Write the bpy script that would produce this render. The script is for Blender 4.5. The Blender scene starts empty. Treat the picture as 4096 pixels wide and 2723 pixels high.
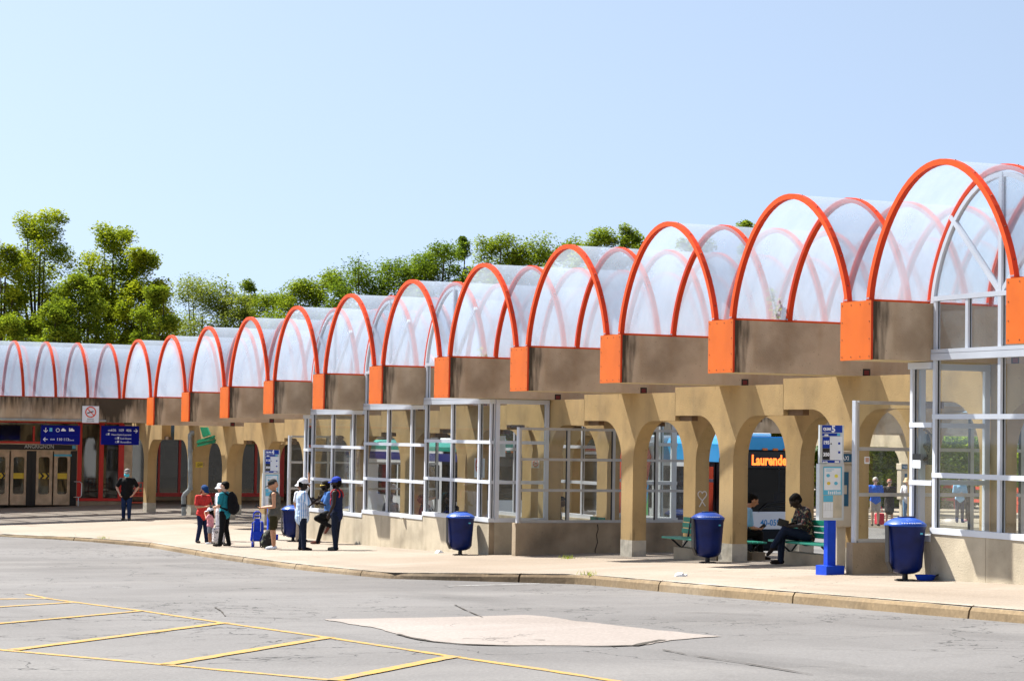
import bpy, bmesh, math, random
from math import sin, cos, pi, radians
from mathutils import Vector, Matrix, noise
random.seed(7)
C = bpy.context.scene.collection
SC = bpy.context.scene
# ------------------------------------------------------------------ camera (solved from the photo's perspective)
S = 4.35                                   # bay width in metres; X runs along the row, Y away from the road, Z up
F = 8745.0                                 # focal length in pixels of the 4096 px wide photograph
ROLL, PITCH, YAW = .015, .0431, -1.1493
CAM = Vector((17.8076*S, -4.4435*S, -.0028*S))
fw = Vector((sin(YAW)*cos(PITCH), cos(YAW)*cos(PITCH), sin(PITCH)))
r0 = Vector((cos(YAW), -sin(YAW), 0)); u0 = r0.cross(fw)
rt = r0*cos(ROLL)+u0*sin(ROLL); up = u0*cos(ROLL)-r0*sin(ROLL)
cam = bpy.data.cameras.new('camera'); cam.sensor_width = 36; cam.lens = 36*F/4096
cam.clip_start = .5; cam.clip_end = 6000
co = bpy.data.objects.new('camera', cam); C.objects.link(co)
M = Matrix.Identity(4)
for i in range(3):
    M[i][0], M[i][1], M[i][2], M[i][3] = rt[i], up[i], -fw[i], CAM[i]
co.matrix_world = M; SC.camera = co

def ray(px, py): return fw+rt*((px-2048)/F)-up*((py-1361.5)/F)
def onY(px, py, Y):
    d = ray(px, py); return CAM+d*((Y-CAM.y)/d.y)
def onX(px, py, X):
    d = ray(px, py); return CAM+d*((X-CAM.x)/d.x)
def atD(px, py, D): return CAM+ray(px, py)*D
GX = [-30, 2, 5.12, 6.9, 11.25, 13, 20, 40]; GZ = [-.72, -.72, -.695, -.652, -.505, -.442, -.2, .3]
def interp(x, xs, ys):
    if x <= xs[0]: return ys[0]
    for i in range(1, len(xs)):
        if x <= xs[i]:
            t = (x-xs[i-1])/(xs[i]-xs[i-1]); return ys[i-1]+t*(ys[i]-ys[i-1])
    return ys[-1]
def gx(x): return S*sum(interp(x/S+o, GX, GZ) for o in (-.6, -.4, -.2, 0, .2, .4, .6))/7
def g(x, y): return gx(x)+.03*(min(max(y, -5.), 3.)-1.13)
def road(x): return g(x, -3.2)-.14
def hit(px, py, fn):
    d = ray(px, py); t = 5.
    while t < 400:
        p = CAM+d*t
        if p.z <= fn(p.x, p.y): break
        t += .25
    a, b = t-.25, t
    for i in range(24):
        m = (a+b)/2; p = CAM+d*m
        if p.z <= fn(p.x, p.y): b = m
        else: a = m
    return CAM+d*b
def onG(px, py, h=0): return hit(px, py, lambda x, y: g(x, y)+h)
def onR(px, py): return hit(px, py, lambda x, y: road(x))
K = 1/.576
ZK = {0: .005, 1: .0323, 2: .0605, 3: .0862, 4: .1122, 5: .138, 6: .1645, 7: .1902, 8: .2136, 9: .2386, 10: .2639, 11: .291, 12: .3214, 13: .351, -1: -.01, -2: -.02}
BH = .2141*S; BW = .1014*S
# ------------------------------------------------------------------ materials
MATS = {}
def mat(name, col, rough=.7, metal=0, noise_s=None, noise_a=.15, bump=0, bump_s=40, streak=None, coat=0, spec=.5, emit=None, es=1):
    m = bpy.data.materials.new(name); m.use_nodes = True; nt = m.node_tree; N = nt.nodes; L = nt.links
    b = N['Principled BSDF']; b.inputs['Base Color'].default_value = (*col, 1)
    b.inputs['Roughness'].default_value = rough; b.inputs['Metallic'].default_value = metal
    b.inputs['Specular IOR Level'].default_value = spec; b.inputs['Coat Weight'].default_value = coat
    if emit: b.inputs['Emission Color'].default_value = (*emit, 1); b.inputs['Emission Strength'].default_value = es
    tc = None
    def coord(scale):
        nonlocal tc
        tc = tc or N.new('ShaderNodeTexCoord')
        mp = N.new('ShaderNodeMapping'); mp.inputs['Scale'].default_value = scale
        L.new(tc.outputs['Object'], mp.inputs['Vector']); return mp.outputs['Vector']
    cur = None
    def mixin(fac, c2, mode='MIX'):
        nonlocal cur
        mx = N.new('ShaderNodeMix'); mx.data_type = 'RGBA'; mx.blend_type = mode
        if cur is None: mx.inputs[6].default_value = (*col, 1)
        else: L.new(cur, mx.inputs[6])
        mx.inputs[7].default_value = (*c2, 1); L.new(fac, mx.inputs[0]); cur = mx.outputs[2]
    def ramp(src, a, bb, va=0, vb=1):
        r = N.new('ShaderNodeMapRange'); r.inputs[1].default_value = a; r.inputs[2].default_value = bb
        r.inputs[3].default_value = va; r.inputs[4].default_value = vb; L.new(src, r.inputs[0]); return r.outputs[0]
    if noise_s:
        n = N.new('ShaderNodeTexNoise'); n.inputs['Detail'].default_value = 6; n.inputs['Scale'].default_value = noise_s
        L.new(coord((1, 1, 1)), n.inputs['Vector'])
        mixin(ramp(n.outputs[0], .38, .72), tuple(c*(1-noise_a*1.6) for c in col))
    if streak:
        sc2, amt, scol = streak[:3]
        n = N.new('ShaderNodeTexNoise'); n.inputs['Detail'].default_value = 5; n.inputs['Scale'].default_value = 1
        L.new(coord((sc2, sc2, sc2*.14)), n.inputs['Vector'])
        mixin(ramp(n.outputs[0], .48, .75, 0, amt), scol)
        n = N.new('ShaderNodeTexNoise'); n.inputs['Detail'].default_value = 8; n.inputs['Scale'].default_value = 1.3
        L.new(coord((1, 1, 1)), n.inputs['Vector'])
        mixin(ramp(n.outputs[0], .5, .8, 0, amt), tuple(c*.5 for c in scol))
        if len(streak) > 3:
            n = N.new('ShaderNodeTexVoronoi'); n.inputs['Scale'].default_value = streak[3]
            L.new(coord((1, 1, 1)), n.inputs['Vector'])
            mixin(ramp(n.outputs['Distance'], .10, .05, 0, .55), tuple(c*.35 for c in col))
    if cur is not None: L.new(cur, b.inputs['Base Color'])
    if bump:
        n = N.new('ShaderNodeTexNoise'); n.inputs['Scale'].default_value = bump_s; n.inputs['Detail'].default_value = 5
        L.new(coord((1, 1, 1)), n.inputs['Vector'])
        bp = N.new('ShaderNodeBump'); bp.inputs['Strength'].default_value = bump; bp.inputs['Distance'].default_value = .02
        L.new(n.outputs[0], bp.inputs['Height']); L.new(bp.outputs[0], b.inputs['Normal'])
    MATS[name] = m; return m
def c8(r, g_, b):
    f = lambda v: (v/255/12.92 if v/255 < .04045 else ((v/255+.055)/1.055)**2.4)
    return (f(r), f(g_), f(b))
mat('orange', (.58, .118, .012), .5, spec=.2, noise_s=1.7, noise_a=.09, bump=.05, bump_s=6, streak=(3.5, .38, (.40, .075, .016)))
mat('orange_shaded', (.66, .05, .010), .55, spec=.2, noise_s=3, noise_a=.1)  # orange paint again, the shade of side faces put into the colour
mat('rib', (.68, .078, .008), .5, spec=.2, noise_s=4, noise_a=.1)
mat('rib_shaded', (.62, .05, .010), .55, spec=.2, noise_s=4, noise_a=.1)  # rib paint for the unlit ribs, their shade put into the colour
mat('bolt', (.12, .04, .02), .6)
mat('steel', (.6, .62, .64), .3, 1)
mat('beam', (.57, .435, .295), .9, noise_s=1.1, noise_a=.18, bump=.35, bump_s=30, streak=(1.9, .7, (.36, .225, .11), 7), spec=.2)
def grime(name, base, axis):
    "copy of the beam concrete with black run marks near one end (axis y) or along the top edge (axis z)"
    m = MATS[base].copy(); m.name = name; nt = m.node_tree; N = nt.nodes; L = nt.links; b = N['Principled BSDF']; src = b.inputs['Base Color'].links[0].from_socket
    tc = N.new('ShaderNodeTexCoord'); sp = N.new('ShaderNodeSeparateXYZ'); L.new(tc.outputs['Object'], sp.inputs[0])
    mp = N.new('ShaderNodeMapping'); mp.inputs['Scale'].default_value = (9, 9, 1.3); L.new(tc.outputs['Object'], mp.inputs[0]); n = N.new('ShaderNodeTexNoise'); n.inputs['Detail'].default_value = 7; n.inputs['Scale'].default_value = 1; L.new(mp.outputs[0], n.inputs['Vector'])
    r = N.new('ShaderNodeMapRange'); L.new(sp.outputs[1 if axis == 'y' else 2], r.inputs[0])
    r.inputs[1].default_value, r.inputs[2].default_value, r.inputs[3].default_value, r.inputs[4].default_value = {'y': (0, .62, .40, -.35), 'z': (.86, .15, .26, -.24), 'base': (0, .85, .22, -.25), 'seat': (2.9, 4.1, -.35, .16)}[axis]
    ad = N.new('ShaderNodeMath'); ad.operation = 'ADD'; L.new(r.outputs[0], ad.inputs[0]); L.new(n.outputs[0], ad.inputs[1])
    if axis == 'z':
        ay = N.new('ShaderNodeMath'); ay.operation = 'ADD'; ay.inputs[1].default_value = .35; L.new(sp.outputs[1], ay.inputs[0]); ab = N.new('ShaderNodeMath'); ab.operation = 'ABSOLUTE'; L.new(ay.outputs[0], ab.inputs[0])
        yr_ = N.new('ShaderNodeMapRange'); yr_.inputs[1].default_value = .15; yr_.inputs[2].default_value = .75; yr_.inputs[3].default_value = .55; yr_.inputs[4].default_value = 0; L.new(ab.outputs[0], yr_.inputs[0])
        a2 = N.new('ShaderNodeMath'); a2.operation = 'ADD'; L.new(ad.outputs[0], a2.inputs[0]); L.new(yr_.outputs[0], a2.inputs[1]); ad = a2
    q = N.new('ShaderNodeMapRange'); q.inputs[1].default_value = .50 if axis != 'z' else .36; q.inputs[2].default_value = .82; q.inputs[4].default_value = .93; L.new(ad.outputs[0], q.inputs[0])
    x = N.new('ShaderNodeMix'); x.data_type = 'RGBA'; x.inputs[7].default_value = (.045, .034, .022, 1); L.new(src, x.inputs[6]); L.new(q.outputs[0], x.inputs[0]); L.new(x.outputs[2], b.inputs['Base Color']); MATS[name] = m

mat('beam_grime', (.055, .045, .035), .95, noise_s=5, noise_a=.4)
grime('beam_end', 'beam', 'y'); grime('beam_top', 'beam', 'z')
mat('soffit', (.58, .46, .24), .8, noise_s=2, noise_a=.1)
mat('cream_plain', (.51, .35, .162), .85, spec=.2, noise_s=1.1, noise_a=.12, bump=.3, bump_s=30, streak=(2.0, .6, (.31, .22, .12), 6))
grime('cream_base', 'cream_plain', 'base'); grime('cream', 'cream_base', 'seat')
mat('plate_red', (.16, .015, .01), .7)
mat('plinth', (.52, .47, .37), .9, noise_s=5, noise_a=.3, bump=.3, bump_s=30)
mat('tongue_shaded', (.16, .095, .05), .9, noise_s=5, noise_a=.2)  # pier concrete again, darkened for the shade on the recessed tongue
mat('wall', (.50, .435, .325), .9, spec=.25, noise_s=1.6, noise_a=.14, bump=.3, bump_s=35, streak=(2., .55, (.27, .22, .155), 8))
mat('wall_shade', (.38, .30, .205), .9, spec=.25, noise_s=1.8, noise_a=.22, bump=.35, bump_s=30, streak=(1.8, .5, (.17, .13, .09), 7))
mat('white_metal', (.60, .63, .68), .35, noise_s=3, noise_a=.03)
mat('grey_metal', (.45, .45, .44), .45, .3, noise_s=4, noise_a=.1)
mat('gasket', (.02, .02, .02), .6)
mat('red', (.62, .018, .012), .4, noise_s=3, noise_a=.08)
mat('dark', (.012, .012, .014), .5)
mat('black', (.006, .006, .007), .45)
mat('bin_blue', (.002, .013, .115), .42, noise_s=4, noise_a=.3, spec=.25)
mat('bin_lid', (.010, .065, .36), .35, spec=.4)
mat('sign_blue', (.010, .045, .34), .5, spec=.2)
mat('sign_deep', (.003, .008, .20), .6, spec=.08)
mat('post_blue', (.008, .06, .55), .5, spec=.2, noise_s=5, noise_a=.1)
mat('sign_white', (.74, .78, .82), .4)
mat('sign_text', (.85, .88, .92), .5)
mat('frame_grey', (.55, .58, .58), .4, .4)
mat('poster', (.10, .48, .68), .5, noise_s=3, noise_a=.1)
mat('poster_white', (.78, .82, .84), .5, noise_s=9, noise_a=.05)
mat('beige', (.55, .49, .36), .6, noise_s=5, noise_a=.15)
mat('yellow', (.72, .52, .04), .5)
mat('yellow_sign', (.68, .50, .05), .6, noise_s=9, noise_a=.2)
mat('bench_green', (.015, .26, .17), .4, noise_s=5, noise_a=.15)
mat('gutter_green', (.006, .22, .10), .4, noise_s=4, noise_a=.15)
mat('pipe', (.34, .37, .36), .55, noise_s=5, noise_a=.2)
mat('phone', (.56, .48, .36), .5, noise_s=4, noise_a=.1)
mat('phone_blue', (.012, .09, .17), .5)
mat('door_stone', (.60, .45, .29), .55, noise_s=3, noise_a=.25)
mat('bus_blue', (.02, .40, .85), .3, coat=.4, noise_s=1, noise_a=.05)
mat('bus_white', (.78, .80, .83), .3, coat=.4)
mat('bus_black', (.004, .006, .010), .35, spec=.15)
mat('bus_teal', (.01, .30, .24), .35)
mat('bus_navy', (.012, .025, .20), .35)
mat('led', (.02, .005, 0), .5, emit=(1, .13, .02), es=1.5)
mat('amber', (.8, .2, .02), .4)
mat('mural_green', (.08, .48, .16), .5); mat('mural_yellow', (.8, .72, .08), .5); mat('mural_blue', (.04, .28, .62), .5); mat('mural_red', (.72, .08, .03), .5)
mat('tyre', (.02, .02, .02), .9)
mat('bark', (.055, .04, .03), .95, noise_s=6, noise_a=.3)
mat('rail_red', (.6, .07, .03), .5)
mat('graffiti', (.8, .76, .7), .8)
mat('litter', (.75, .78, .8), .7)
mat('stain', (.035, .028, .02), .95)
mat('skin_dark', (.024, .014, .010), .6, spec=.3); mat('skin_brown', (.10, .05, .03), .5); mat('skin_tan', (.45, .22, .12), .5); mat('skin_pale', (.55, .32, .22), .5)
mat('hair_black', (.006, .005, .004), .8, spec=.1); mat('hair_brown', (.12, .04, .02), .6); mat('hair_grey', (.35, .33, .3), .7); mat('hair_red', (.28, .07, .03), .6); mat('hair_blond', (.45, .3, .14), .6)
for n_, c_ in dict(black_cloth=(.008, .008, .009), red_cloth=(.55, .045, .04), navy_cloth=(.012, .02, .06), jeans=(.014, .03, .085), dark_jeans=(.01, .016, .035),
                   teal_cloth=(.02, .22, .27), pink_cloth=(.75, .32, .36), grey_cloth=(.25, .25, .28), white_cloth=(.76, .78, .82), olive_cloth=(.035, .03, .012),
                   khaki_grey=(.10, .095, .08), cap_navy=(.012, .05, .16), cap_blue=(.02, .05, .36), cap_grey=(.24, .235, .23), cap_dark=(.03, .028, .025),
                   light_blue=(.28, .52, .78), blue_shirt=(.06, .16, .42), royal=(.02, .12, .55), beige_cloth=(.4, .33, .26), green_cloth=(.03, .4, .2), mask=(.08, .55, .72),
                   trolley_blue=(.015, .05, .50), bag_red=(.6, .03, .06), shoe_white=(.75, .8, .88), shoe_dark=(.02, .014, .012), sandal=(.14, .05, .035), sky_jeans=(.16, .3, .48), bottle=(.1, .3, .5)).items():
    mat(n_, c_, .85, spec=.15, noise_s=14, noise_a=.12, bump=.25, bump_s=26)
def pattern(name, kind, base, c2, scale, c3=None):
    m = mat(name, base, .85); nt = m.node_tree; N = nt.nodes; L = nt.links; b = N['Principled BSDF']
    tc = N.new('ShaderNodeTexCoord'); mp = N.new('ShaderNodeMapping'); L.new(tc.outputs['Object'], mp.inputs[0])
    if kind == 'stripe':
        t = N.new('ShaderNodeTexGradient'); t.gradient_type = 'RADIAL'; mu = N.new('ShaderNodeMath'); mu.operation = 'MULTIPLY'; mu.inputs[1].default_value = scale; L.new(t.outputs[1], mu.inputs[0])
        pg = N.new('ShaderNodeMath'); pg.operation = 'PINGPONG'; pg.inputs[1].default_value = 1; L.new(mu.outputs[0], pg.inputs[0]); o = pg.outputs[0]; lo, hi = .35, .75
    else:
        t = N.new('ShaderNodeTexNoise'); t.inputs['Scale'].default_value = scale; t.inputs['Detail'].default_value = 2; o = t.outputs[0]; lo, hi = .56, .6
    L.new(mp.outputs[0], t.inputs['Vector'])
    mr = N.new('ShaderNodeMapRange'); mr.inputs[1].default_value = lo; mr.inputs[2].default_value = hi; L.new(o, mr.inputs[0])
    mx = N.new('ShaderNodeMix'); mx.data_type = 'RGBA'; mx.inputs[6].default_value = (*base, 1); mx.inputs[7].default_value = (*c2, 1)
    L.new(mr.outputs[0], mx.inputs[0]); out = mx.outputs[2]
    if c3:
        t2 = N.new('ShaderNodeTexNoise'); t2.inputs['Scale'].default_value = scale*1.3; L.new(tc.outputs['Object'], t2.inputs['Vector'])
        m2 = N.new('ShaderNodeMapRange'); m2.inputs[1].default_value = .6; m2.inputs[2].default_value = .64; L.new(t2.outputs[0], m2.inputs[0])
        x2 = N.new('ShaderNodeMix'); x2.data_type = 'RGBA'; x2.inputs[7].default_value = (*c3, 1); L.new(out, x2.inputs[6]); L.new(m2.outputs[0], x2.inputs[0]); out = x2.outputs[2]
    L.new(out, b.inputs['Base Color'])
pattern('stripe_shirt', 'stripe', (.66, .74, .88), (.16, .34, .60), 44)
pattern('floral', 'blob', (.008, .008, .01), (.20, .17, .10), 18, (.16, .02, .015))
pattern('leopard', 'blob', (.7, .66, .66), (.01, .01, .012), 24)
pattern('camo_bag', 'blob', (.008, .009, .008), (.07, .085, .05), 9)
pattern('dress_dark', 'blob', (.012, .010, .008), (.05, .03, .02), 20)
# glass: real panes, mostly clear, with a weak mirror
def glass(name, tint, dust, refl=1.0, dustcol=(.7, .68, .6)):
    m = bpy.data.materials.new(name); m.use_nodes = True; nt = m.node_tree; N = nt.nodes; L = nt.links
    for n in list(N):
        if n.type != 'OUTPUT_MATERIAL': N.remove(n)
    out = N['Material Output']
    tr = N.new('ShaderNodeBsdfTransparent'); tr.inputs[0].default_value = (*tint, 1)
    gl = N.new('ShaderNodeBsdfGlossy'); gl.inputs['Roughness'].default_value = .03; gl.inputs[0].default_value = (1, 1, 1, 1)
    df = N.new('ShaderNodeBsdfDiffuse'); df.inputs[0].default_value = (*dustcol, 1)
    fr = N.new('ShaderNodeFresnel'); fr.inputs[0].default_value = 1.5
    mu = N.new('ShaderNodeMath'); mu.operation = 'MULTIPLY'; mu.inputs[1].default_value = refl; L.new(fr.outputs[0], mu.inputs[0])
    a = N.new('ShaderNodeMixShader'); L.new(tr.outputs[0], a.inputs[1]); L.new(df.outputs[0], a.inputs[2])
    tc = N.new('ShaderNodeTexCoord'); no = N.new('ShaderNodeTexNoise'); no.inputs['Scale'].default_value = 1.7; no.inputs['Detail'].default_value = 6; L.new(tc.outputs['Object'], no.inputs['Vector'])
    mr = N.new('ShaderNodeMapRange'); mr.inputs[1].default_value = .3; mr.inputs[2].default_value = .8; mr.inputs[3].default_value = dust*.5; mr.inputs[4].default_value = dust*1.7
    L.new(no.outputs[0], mr.inputs[0]); L.new(mr.outputs[0], a.inputs[0])
    b = N.new('ShaderNodeMixShader'); L.new(mu.outputs[0], b.inputs[0]); L.new(a.outputs[0], b.inputs[1]); L.new(gl.outputs[0], b.inputs[2])
    L.new(b.outputs[0], out.inputs[0]); MATS[name] = m
glass('pane', (.93, .955, .93), .03)
glass('gable_pane', (.86, .92, .94), .10, dustcol=(.7, .8, .85))
glass('shop_pane', (.30, .33, .30), .02, 1.5)
glass('bus_pane', (.16, .26, .36), .004, .5, (.02, .04, .06))
def glazing():
    m = bpy.data.materials.new('vault_glazing'); m.use_nodes = True; nt = m.node_tree; N = nt.nodes; L = nt.links
    for n in list(N):
        if n.type != 'OUTPUT_MATERIAL': N.remove(n)
    out = N['Material Output']
    tr = N.new('ShaderNodeBsdfTransparent'); tr.inputs[0].default_value = (.93, .96, 1, 1)
    df = N.new('ShaderNodeBsdfDiffuse'); df.inputs[0].default_value = (.43, .50, .60, 1)
    tl = N.new('ShaderNodeBsdfTranslucent'); tl.inputs[0].default_value = (.43, .50, .60, 1)
    gl = N.new('ShaderNodeBsdfGlossy'); gl.inputs['Roughness'].default_value = .18
    s = N.new('ShaderNodeMixShader'); s.inputs[0].default_value = .5; L.new(df.outputs[0], s.inputs[1]); L.new(tl.outputs[0], s.inputs[2])
    tc = N.new('ShaderNodeTexCoord'); mp = N.new('ShaderNodeMapping'); mp.inputs['Scale'].default_value = (1, 2.2, .5); L.new(tc.outputs['Object'], mp.inputs[0])
    no = N.new('ShaderNodeTexNoise'); no.inputs['Scale'].default_value = 1.4; no.inputs['Detail'].default_value = 7; L.new(mp.outputs[0], no.inputs['Vector'])
    mr = N.new('ShaderNodeMapRange'); mr.inputs[1].default_value = .3; mr.inputs[2].default_value = .75; mr.inputs[3].default_value = .38; mr.inputs[4].default_value = .56; L.new(no.outputs[0], mr.inputs[0])
    a = N.new('ShaderNodeMixShader'); L.new(mr.outputs[0], a.inputs[0]); L.new(tr.outputs[0], a.inputs[1]); L.new(s.outputs[0], a.inputs[2])
    b = N.new('ShaderNodeMixShader'); b.inputs[0].default_value = .04; L.new(a.outputs[0], b.inputs[1]); L.new(gl.outputs[0], b.inputs[2])
    L.new(b.outputs[0], out.inputs[0]); MATS['vault_glazing'] = m
glazing()
def leafmat(name, a, b):
    m = bpy.data.materials.new(name); m.use_nodes = True; nt = m.node_tree; N = nt.nodes; L = nt.links
    for n in list(N):
        if n.type != 'OUTPUT_MATERIAL': N.remove(n)
    tc = N.new('ShaderNodeTexCoord'); no = N.new('ShaderNodeTexNoise'); no.inputs['Scale'].default_value = .9; no.inputs['Detail'].default_value = 4; L.new(tc.outputs['Object'], no.inputs['Vector'])
    mr = N.new('ShaderNodeMapRange'); mr.inputs[1].default_value = .35; mr.inputs[2].default_value = .65; L.new(no.outputs[0], mr.inputs[0])
    mx = N.new('ShaderNodeMix'); mx.data_type = 'RGBA'; mx.inputs[6].default_value = (*a, 1); mx.inputs[7].default_value = (*b, 1); L.new(mr.outputs[0], mx.inputs[0])
    d = N.new('ShaderNodeBsdfDiffuse'); t = N.new('ShaderNodeBsdfTranslucent'); L.new(mx.outputs[2], d.inputs[0])
    br = N.new('ShaderNodeMix'); br.data_type = 'RGBA'; br.blend_type = 'MULTIPLY'; br.inputs[0].default_value = 1; br.inputs[7].default_value = (1.2, 1.15, .5, 1); L.new(mx.outputs[2], br.inputs[6]); L.new(br.outputs[2], t.inputs[0])
    s = N.new('ShaderNodeMixShader'); s.inputs[0].default_value = .42; L.new(d.outputs[0], s.inputs[1]); L.new(t.outputs[0], s.inputs[2]); L.new(s.outputs[0], N['Material Output'].inputs[0])
    MATS[name] = m
leafmat('leaf_bright', (.32, .37, .03), (.13, .19, .02)); leafmat('leaf_mid', (.23, .30, .035), (.10, .15, .018)); leafmat('leaf_dark', (.16, .235, .032), (.075, .125, .018)); leafmat('leaf_pale', (.24, .28, .07), (.12, .17, .035)); leafmat('leaf_lime', (.40, .50, .04), (.17, .26, .02))
# ------------------------------------------------------------------ mesh helpers
class B:
    def __init__(s): s.v = []; s.f = []; s.m = []; s.sm = []; s.mats = []
    def mi(s, m):
        if m not in s.mats: s.mats.append(m)
        return s.mats.index(m)
    def add(s, vs, fs, m, smooth=False):
        o = len(s.v); s.v += [tuple(v) for v in vs]; k = s.mi(m)
        for f in fs: s.f.append(tuple(i+o for i in f)); s.m.append(k); s.sm.append(smooth)
        return s
    def box(s, a, b, m, face=None):
        x0, y0, z0 = a; x1, y1, z1 = b
        v = [(x0, y0, z0), (x1, y0, z0), (x1, y1, z0), (x0, y1, z0), (x0, y0, z1), (x1, y0, z1), (x1, y1, z1), (x0, y1, z1)]
        F6 = {'-z': (3, 2, 1, 0), '+z': (4, 5, 6, 7), '-y': (0, 1, 5, 4), '+x': (1, 2, 6, 5), '+y': (2, 3, 7, 6), '-x': (3, 0, 4, 7)}
        for k, f in F6.items(): s.add(v, [f], (face or {}).get(k, m))
        return s
    def bbox(s, a, b, m, r=.02):      # box with bevelled edges
        bm = bmesh.new(); bmesh.ops.create_cube(bm, size=1)
        for v in bm.verts: v.co = Vector(((a[i]+b[i])/2+v.co[i]*(b[i]-a[i]) for i in range(3)))
        bmesh.ops.bevel(bm, geom=list(bm.edges), offset=r, segments=2, affect='EDGES', profile=.6)
        return s.bm(bm, m)
    def bm(s, bm, m, smooth=False):
        bm.verts.index_update(); s.add([v.co.copy() for v in bm.verts], [[v.index for v in f.verts] for f in bm.faces], m, smooth); bm.free(); return s
    def prism(s, poly, axis, a, b, m, side=None):   # poly: list of 2D points, extruded along axis from a to b
        n = len(poly)
        def P(p, t): return {'x': (t, p[0], p[1]), 'y': (p[0], t, p[1]), 'z': (p[0], p[1], t)}[axis]
        v = [P(p, a) for p in poly]+[P(p, b) for p in poly]
        s.add(v, [tuple(range(n))[::-1], tuple(range(n, 2*n))], m)
        s.add(v, [(i, (i+1) % n, n+(i+1) % n, n+i) for i in range(n)], side or m); return s
    def tube(s, pts, r, m, n=8, cap=True, rr=None, smooth=True):
        pts = [Vector(p) for p in pts]; k = len(pts); V = []; prev = None
        for i, p in enumerate(pts):
            t = (pts[min(i+1, k-1)]-pts[max(i-1, 0)]).normalized()
            a = prev if prev is not None else (Vector((0, 0, 1)) if abs(t.z) < .9 else Vector((1, 0, 0)))
            e1 = (a-t*a.dot(t)).normalized(); e2 = t.cross(e1); prev = e1; q = rr[i] if rr else r
            V += [p+e1*(q*cos(2*pi*j/n))+e2*(q*sin(2*pi*j/n)) for j in range(n)]
        Fs = [(i*n+j, i*n+(j+1) % n, (i+1)*n+(j+1) % n, (i+1)*n+j) for i in range(k-1) for j in range(n)]
        s.add(V, Fs, m, smooth)
        if cap: s.add(V, [tuple(range(n))[::-1], tuple(range((k-1)*n, k*n))], m)
        return s
    def lathe(s, prof, c, m, n=24, smooth=True, sx=1, sy=1):
        V = []
        for r, z in prof: V += [(c[0]+r*sx*cos(2*pi*j/n), c[1]+r*sy*sin(2*pi*j/n), c[2]+z) for j in range(n)]
        k = len(prof)
        s.add(V, [(i*n+j, i*n+(j+1) % n, (i+1)*n+(j+1) % n, (i+1)*n+j) for i in range(k-1) for j in range(n)], m, smooth)
        s.add(V, [tuple(range(n))[::-1], tuple(range((k-1)*n, k*n))], m); return s
    def ball(s, c, r, m, n=12, k=8):
        rx, ry, rz = r if hasattr(r, '__len__') else (r, r, r)
        V = [(c[0], c[1], c[2]-rz)]
        for i in range(1, k):
            a = -pi/2+pi*i/k
            V += [(c[0]+rx*cos(a)*cos(2*pi*j/n), c[1]+ry*cos(a)*sin(2*pi*j/n), c[2]+rz*sin(a)) for j in range(n)]
        V.append((c[0], c[1], c[2]+rz)); t = len(V)-1
        Fs = [(0, 1+(j+1) % n, 1+j) for j in range(n)]+[(t, t-n+j, t-n+(j+1) % n) for j in range(n)]
        Fs += [(1+i*n+j, 1+i*n+(j+1) % n, 1+(i+1)*n+(j+1) % n, 1+(i+1)*n+j) for i in range(k-2) for j in range(n)]
        s.add(V, Fs, m, True); return s
    def cap(s, a, b, ra, rb, m, n=10):           # tapered capsule
        a = Vector(a); b = Vector(b); d = (b-a); L_ = d.length or 1e-6; t = d/L_
        e = (Vector((0, 0, 1)) if abs(t.z) < .9 else Vector((1, 0, 0))); e1 = (e-t*e.dot(t)).normalized(); e2 = t.cross(e1)
        rows = [(-ra*cos(q), ra*sin(q)) for q in (.35, .8, 1.2, 1.57)]+[(L_+rb*cos(q), rb*sin(q)) for q in (1.57, 1.2, .8, .35)]
        V = [a+t*h+e1*(r*cos(2*pi*j/n))+e2*(r*sin(2*pi*j/n)) for h, r in rows for j in range(n)]; k = len(rows)
        s.add(V, [(i*n+j, i*n+(j+1) % n, (i+1)*n+(j+1) % n, (i+1)*n+j) for i in range(k-1) for j in range(n)]+[tuple(range(n))[::-1], tuple(range((k-1)*n, k*n))], m, True); return s
    def obj(s, name, parent=None, bevel=0):
        me = bpy.data.meshes.new(name); off = Vector((0, 0, 0)); p = parent
        while p is not None: off = off+p.location; p = p.parent
        me.from_pydata([Vector(v)-off for v in s.v], [], s.f)
        for m in s.mats: me.materials.append(MATS[m])
        me.polygons.foreach_set('material_index', s.m); me.polygons.foreach_set('use_smooth', s.sm); me.update()
        bm = bmesh.new(); bm.from_mesh(me); bmesh.ops.recalc_face_normals(bm, faces=bm.faces); bm.to_mesh(me); bm.free()
        o = bpy.data.objects.new(name, me); C.objects.link(o)
        if parent: o.parent = parent
        if bevel:
            md = o.modifiers.new('bevel', 'BEVEL'); md.width = bevel; md.segments = 2; md.limit_method = 'ANGLE'; md.angle_limit = .6
        return o
def tag(o, label=None, cat=None, group=None, kind=None):
    for k_, v in (('label', label), ('category', cat), ('group', group), ('kind', kind)):
        if v: o[k_] = v
    return o
def thing(name, label, cat, loc=(0, 0, 0), group=None):
    o = bpy.data.objects.new(name, None); C.objects.link(o); o.location = loc; o.empty_display_size = .3
    return tag(o, label, cat, group)
def copy_tree(o, parent=None):
    c = o.copy(); C.objects.link(c); c.parent = parent
    for ch in list(o.children): copy_tree(ch, c)
    return c
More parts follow.
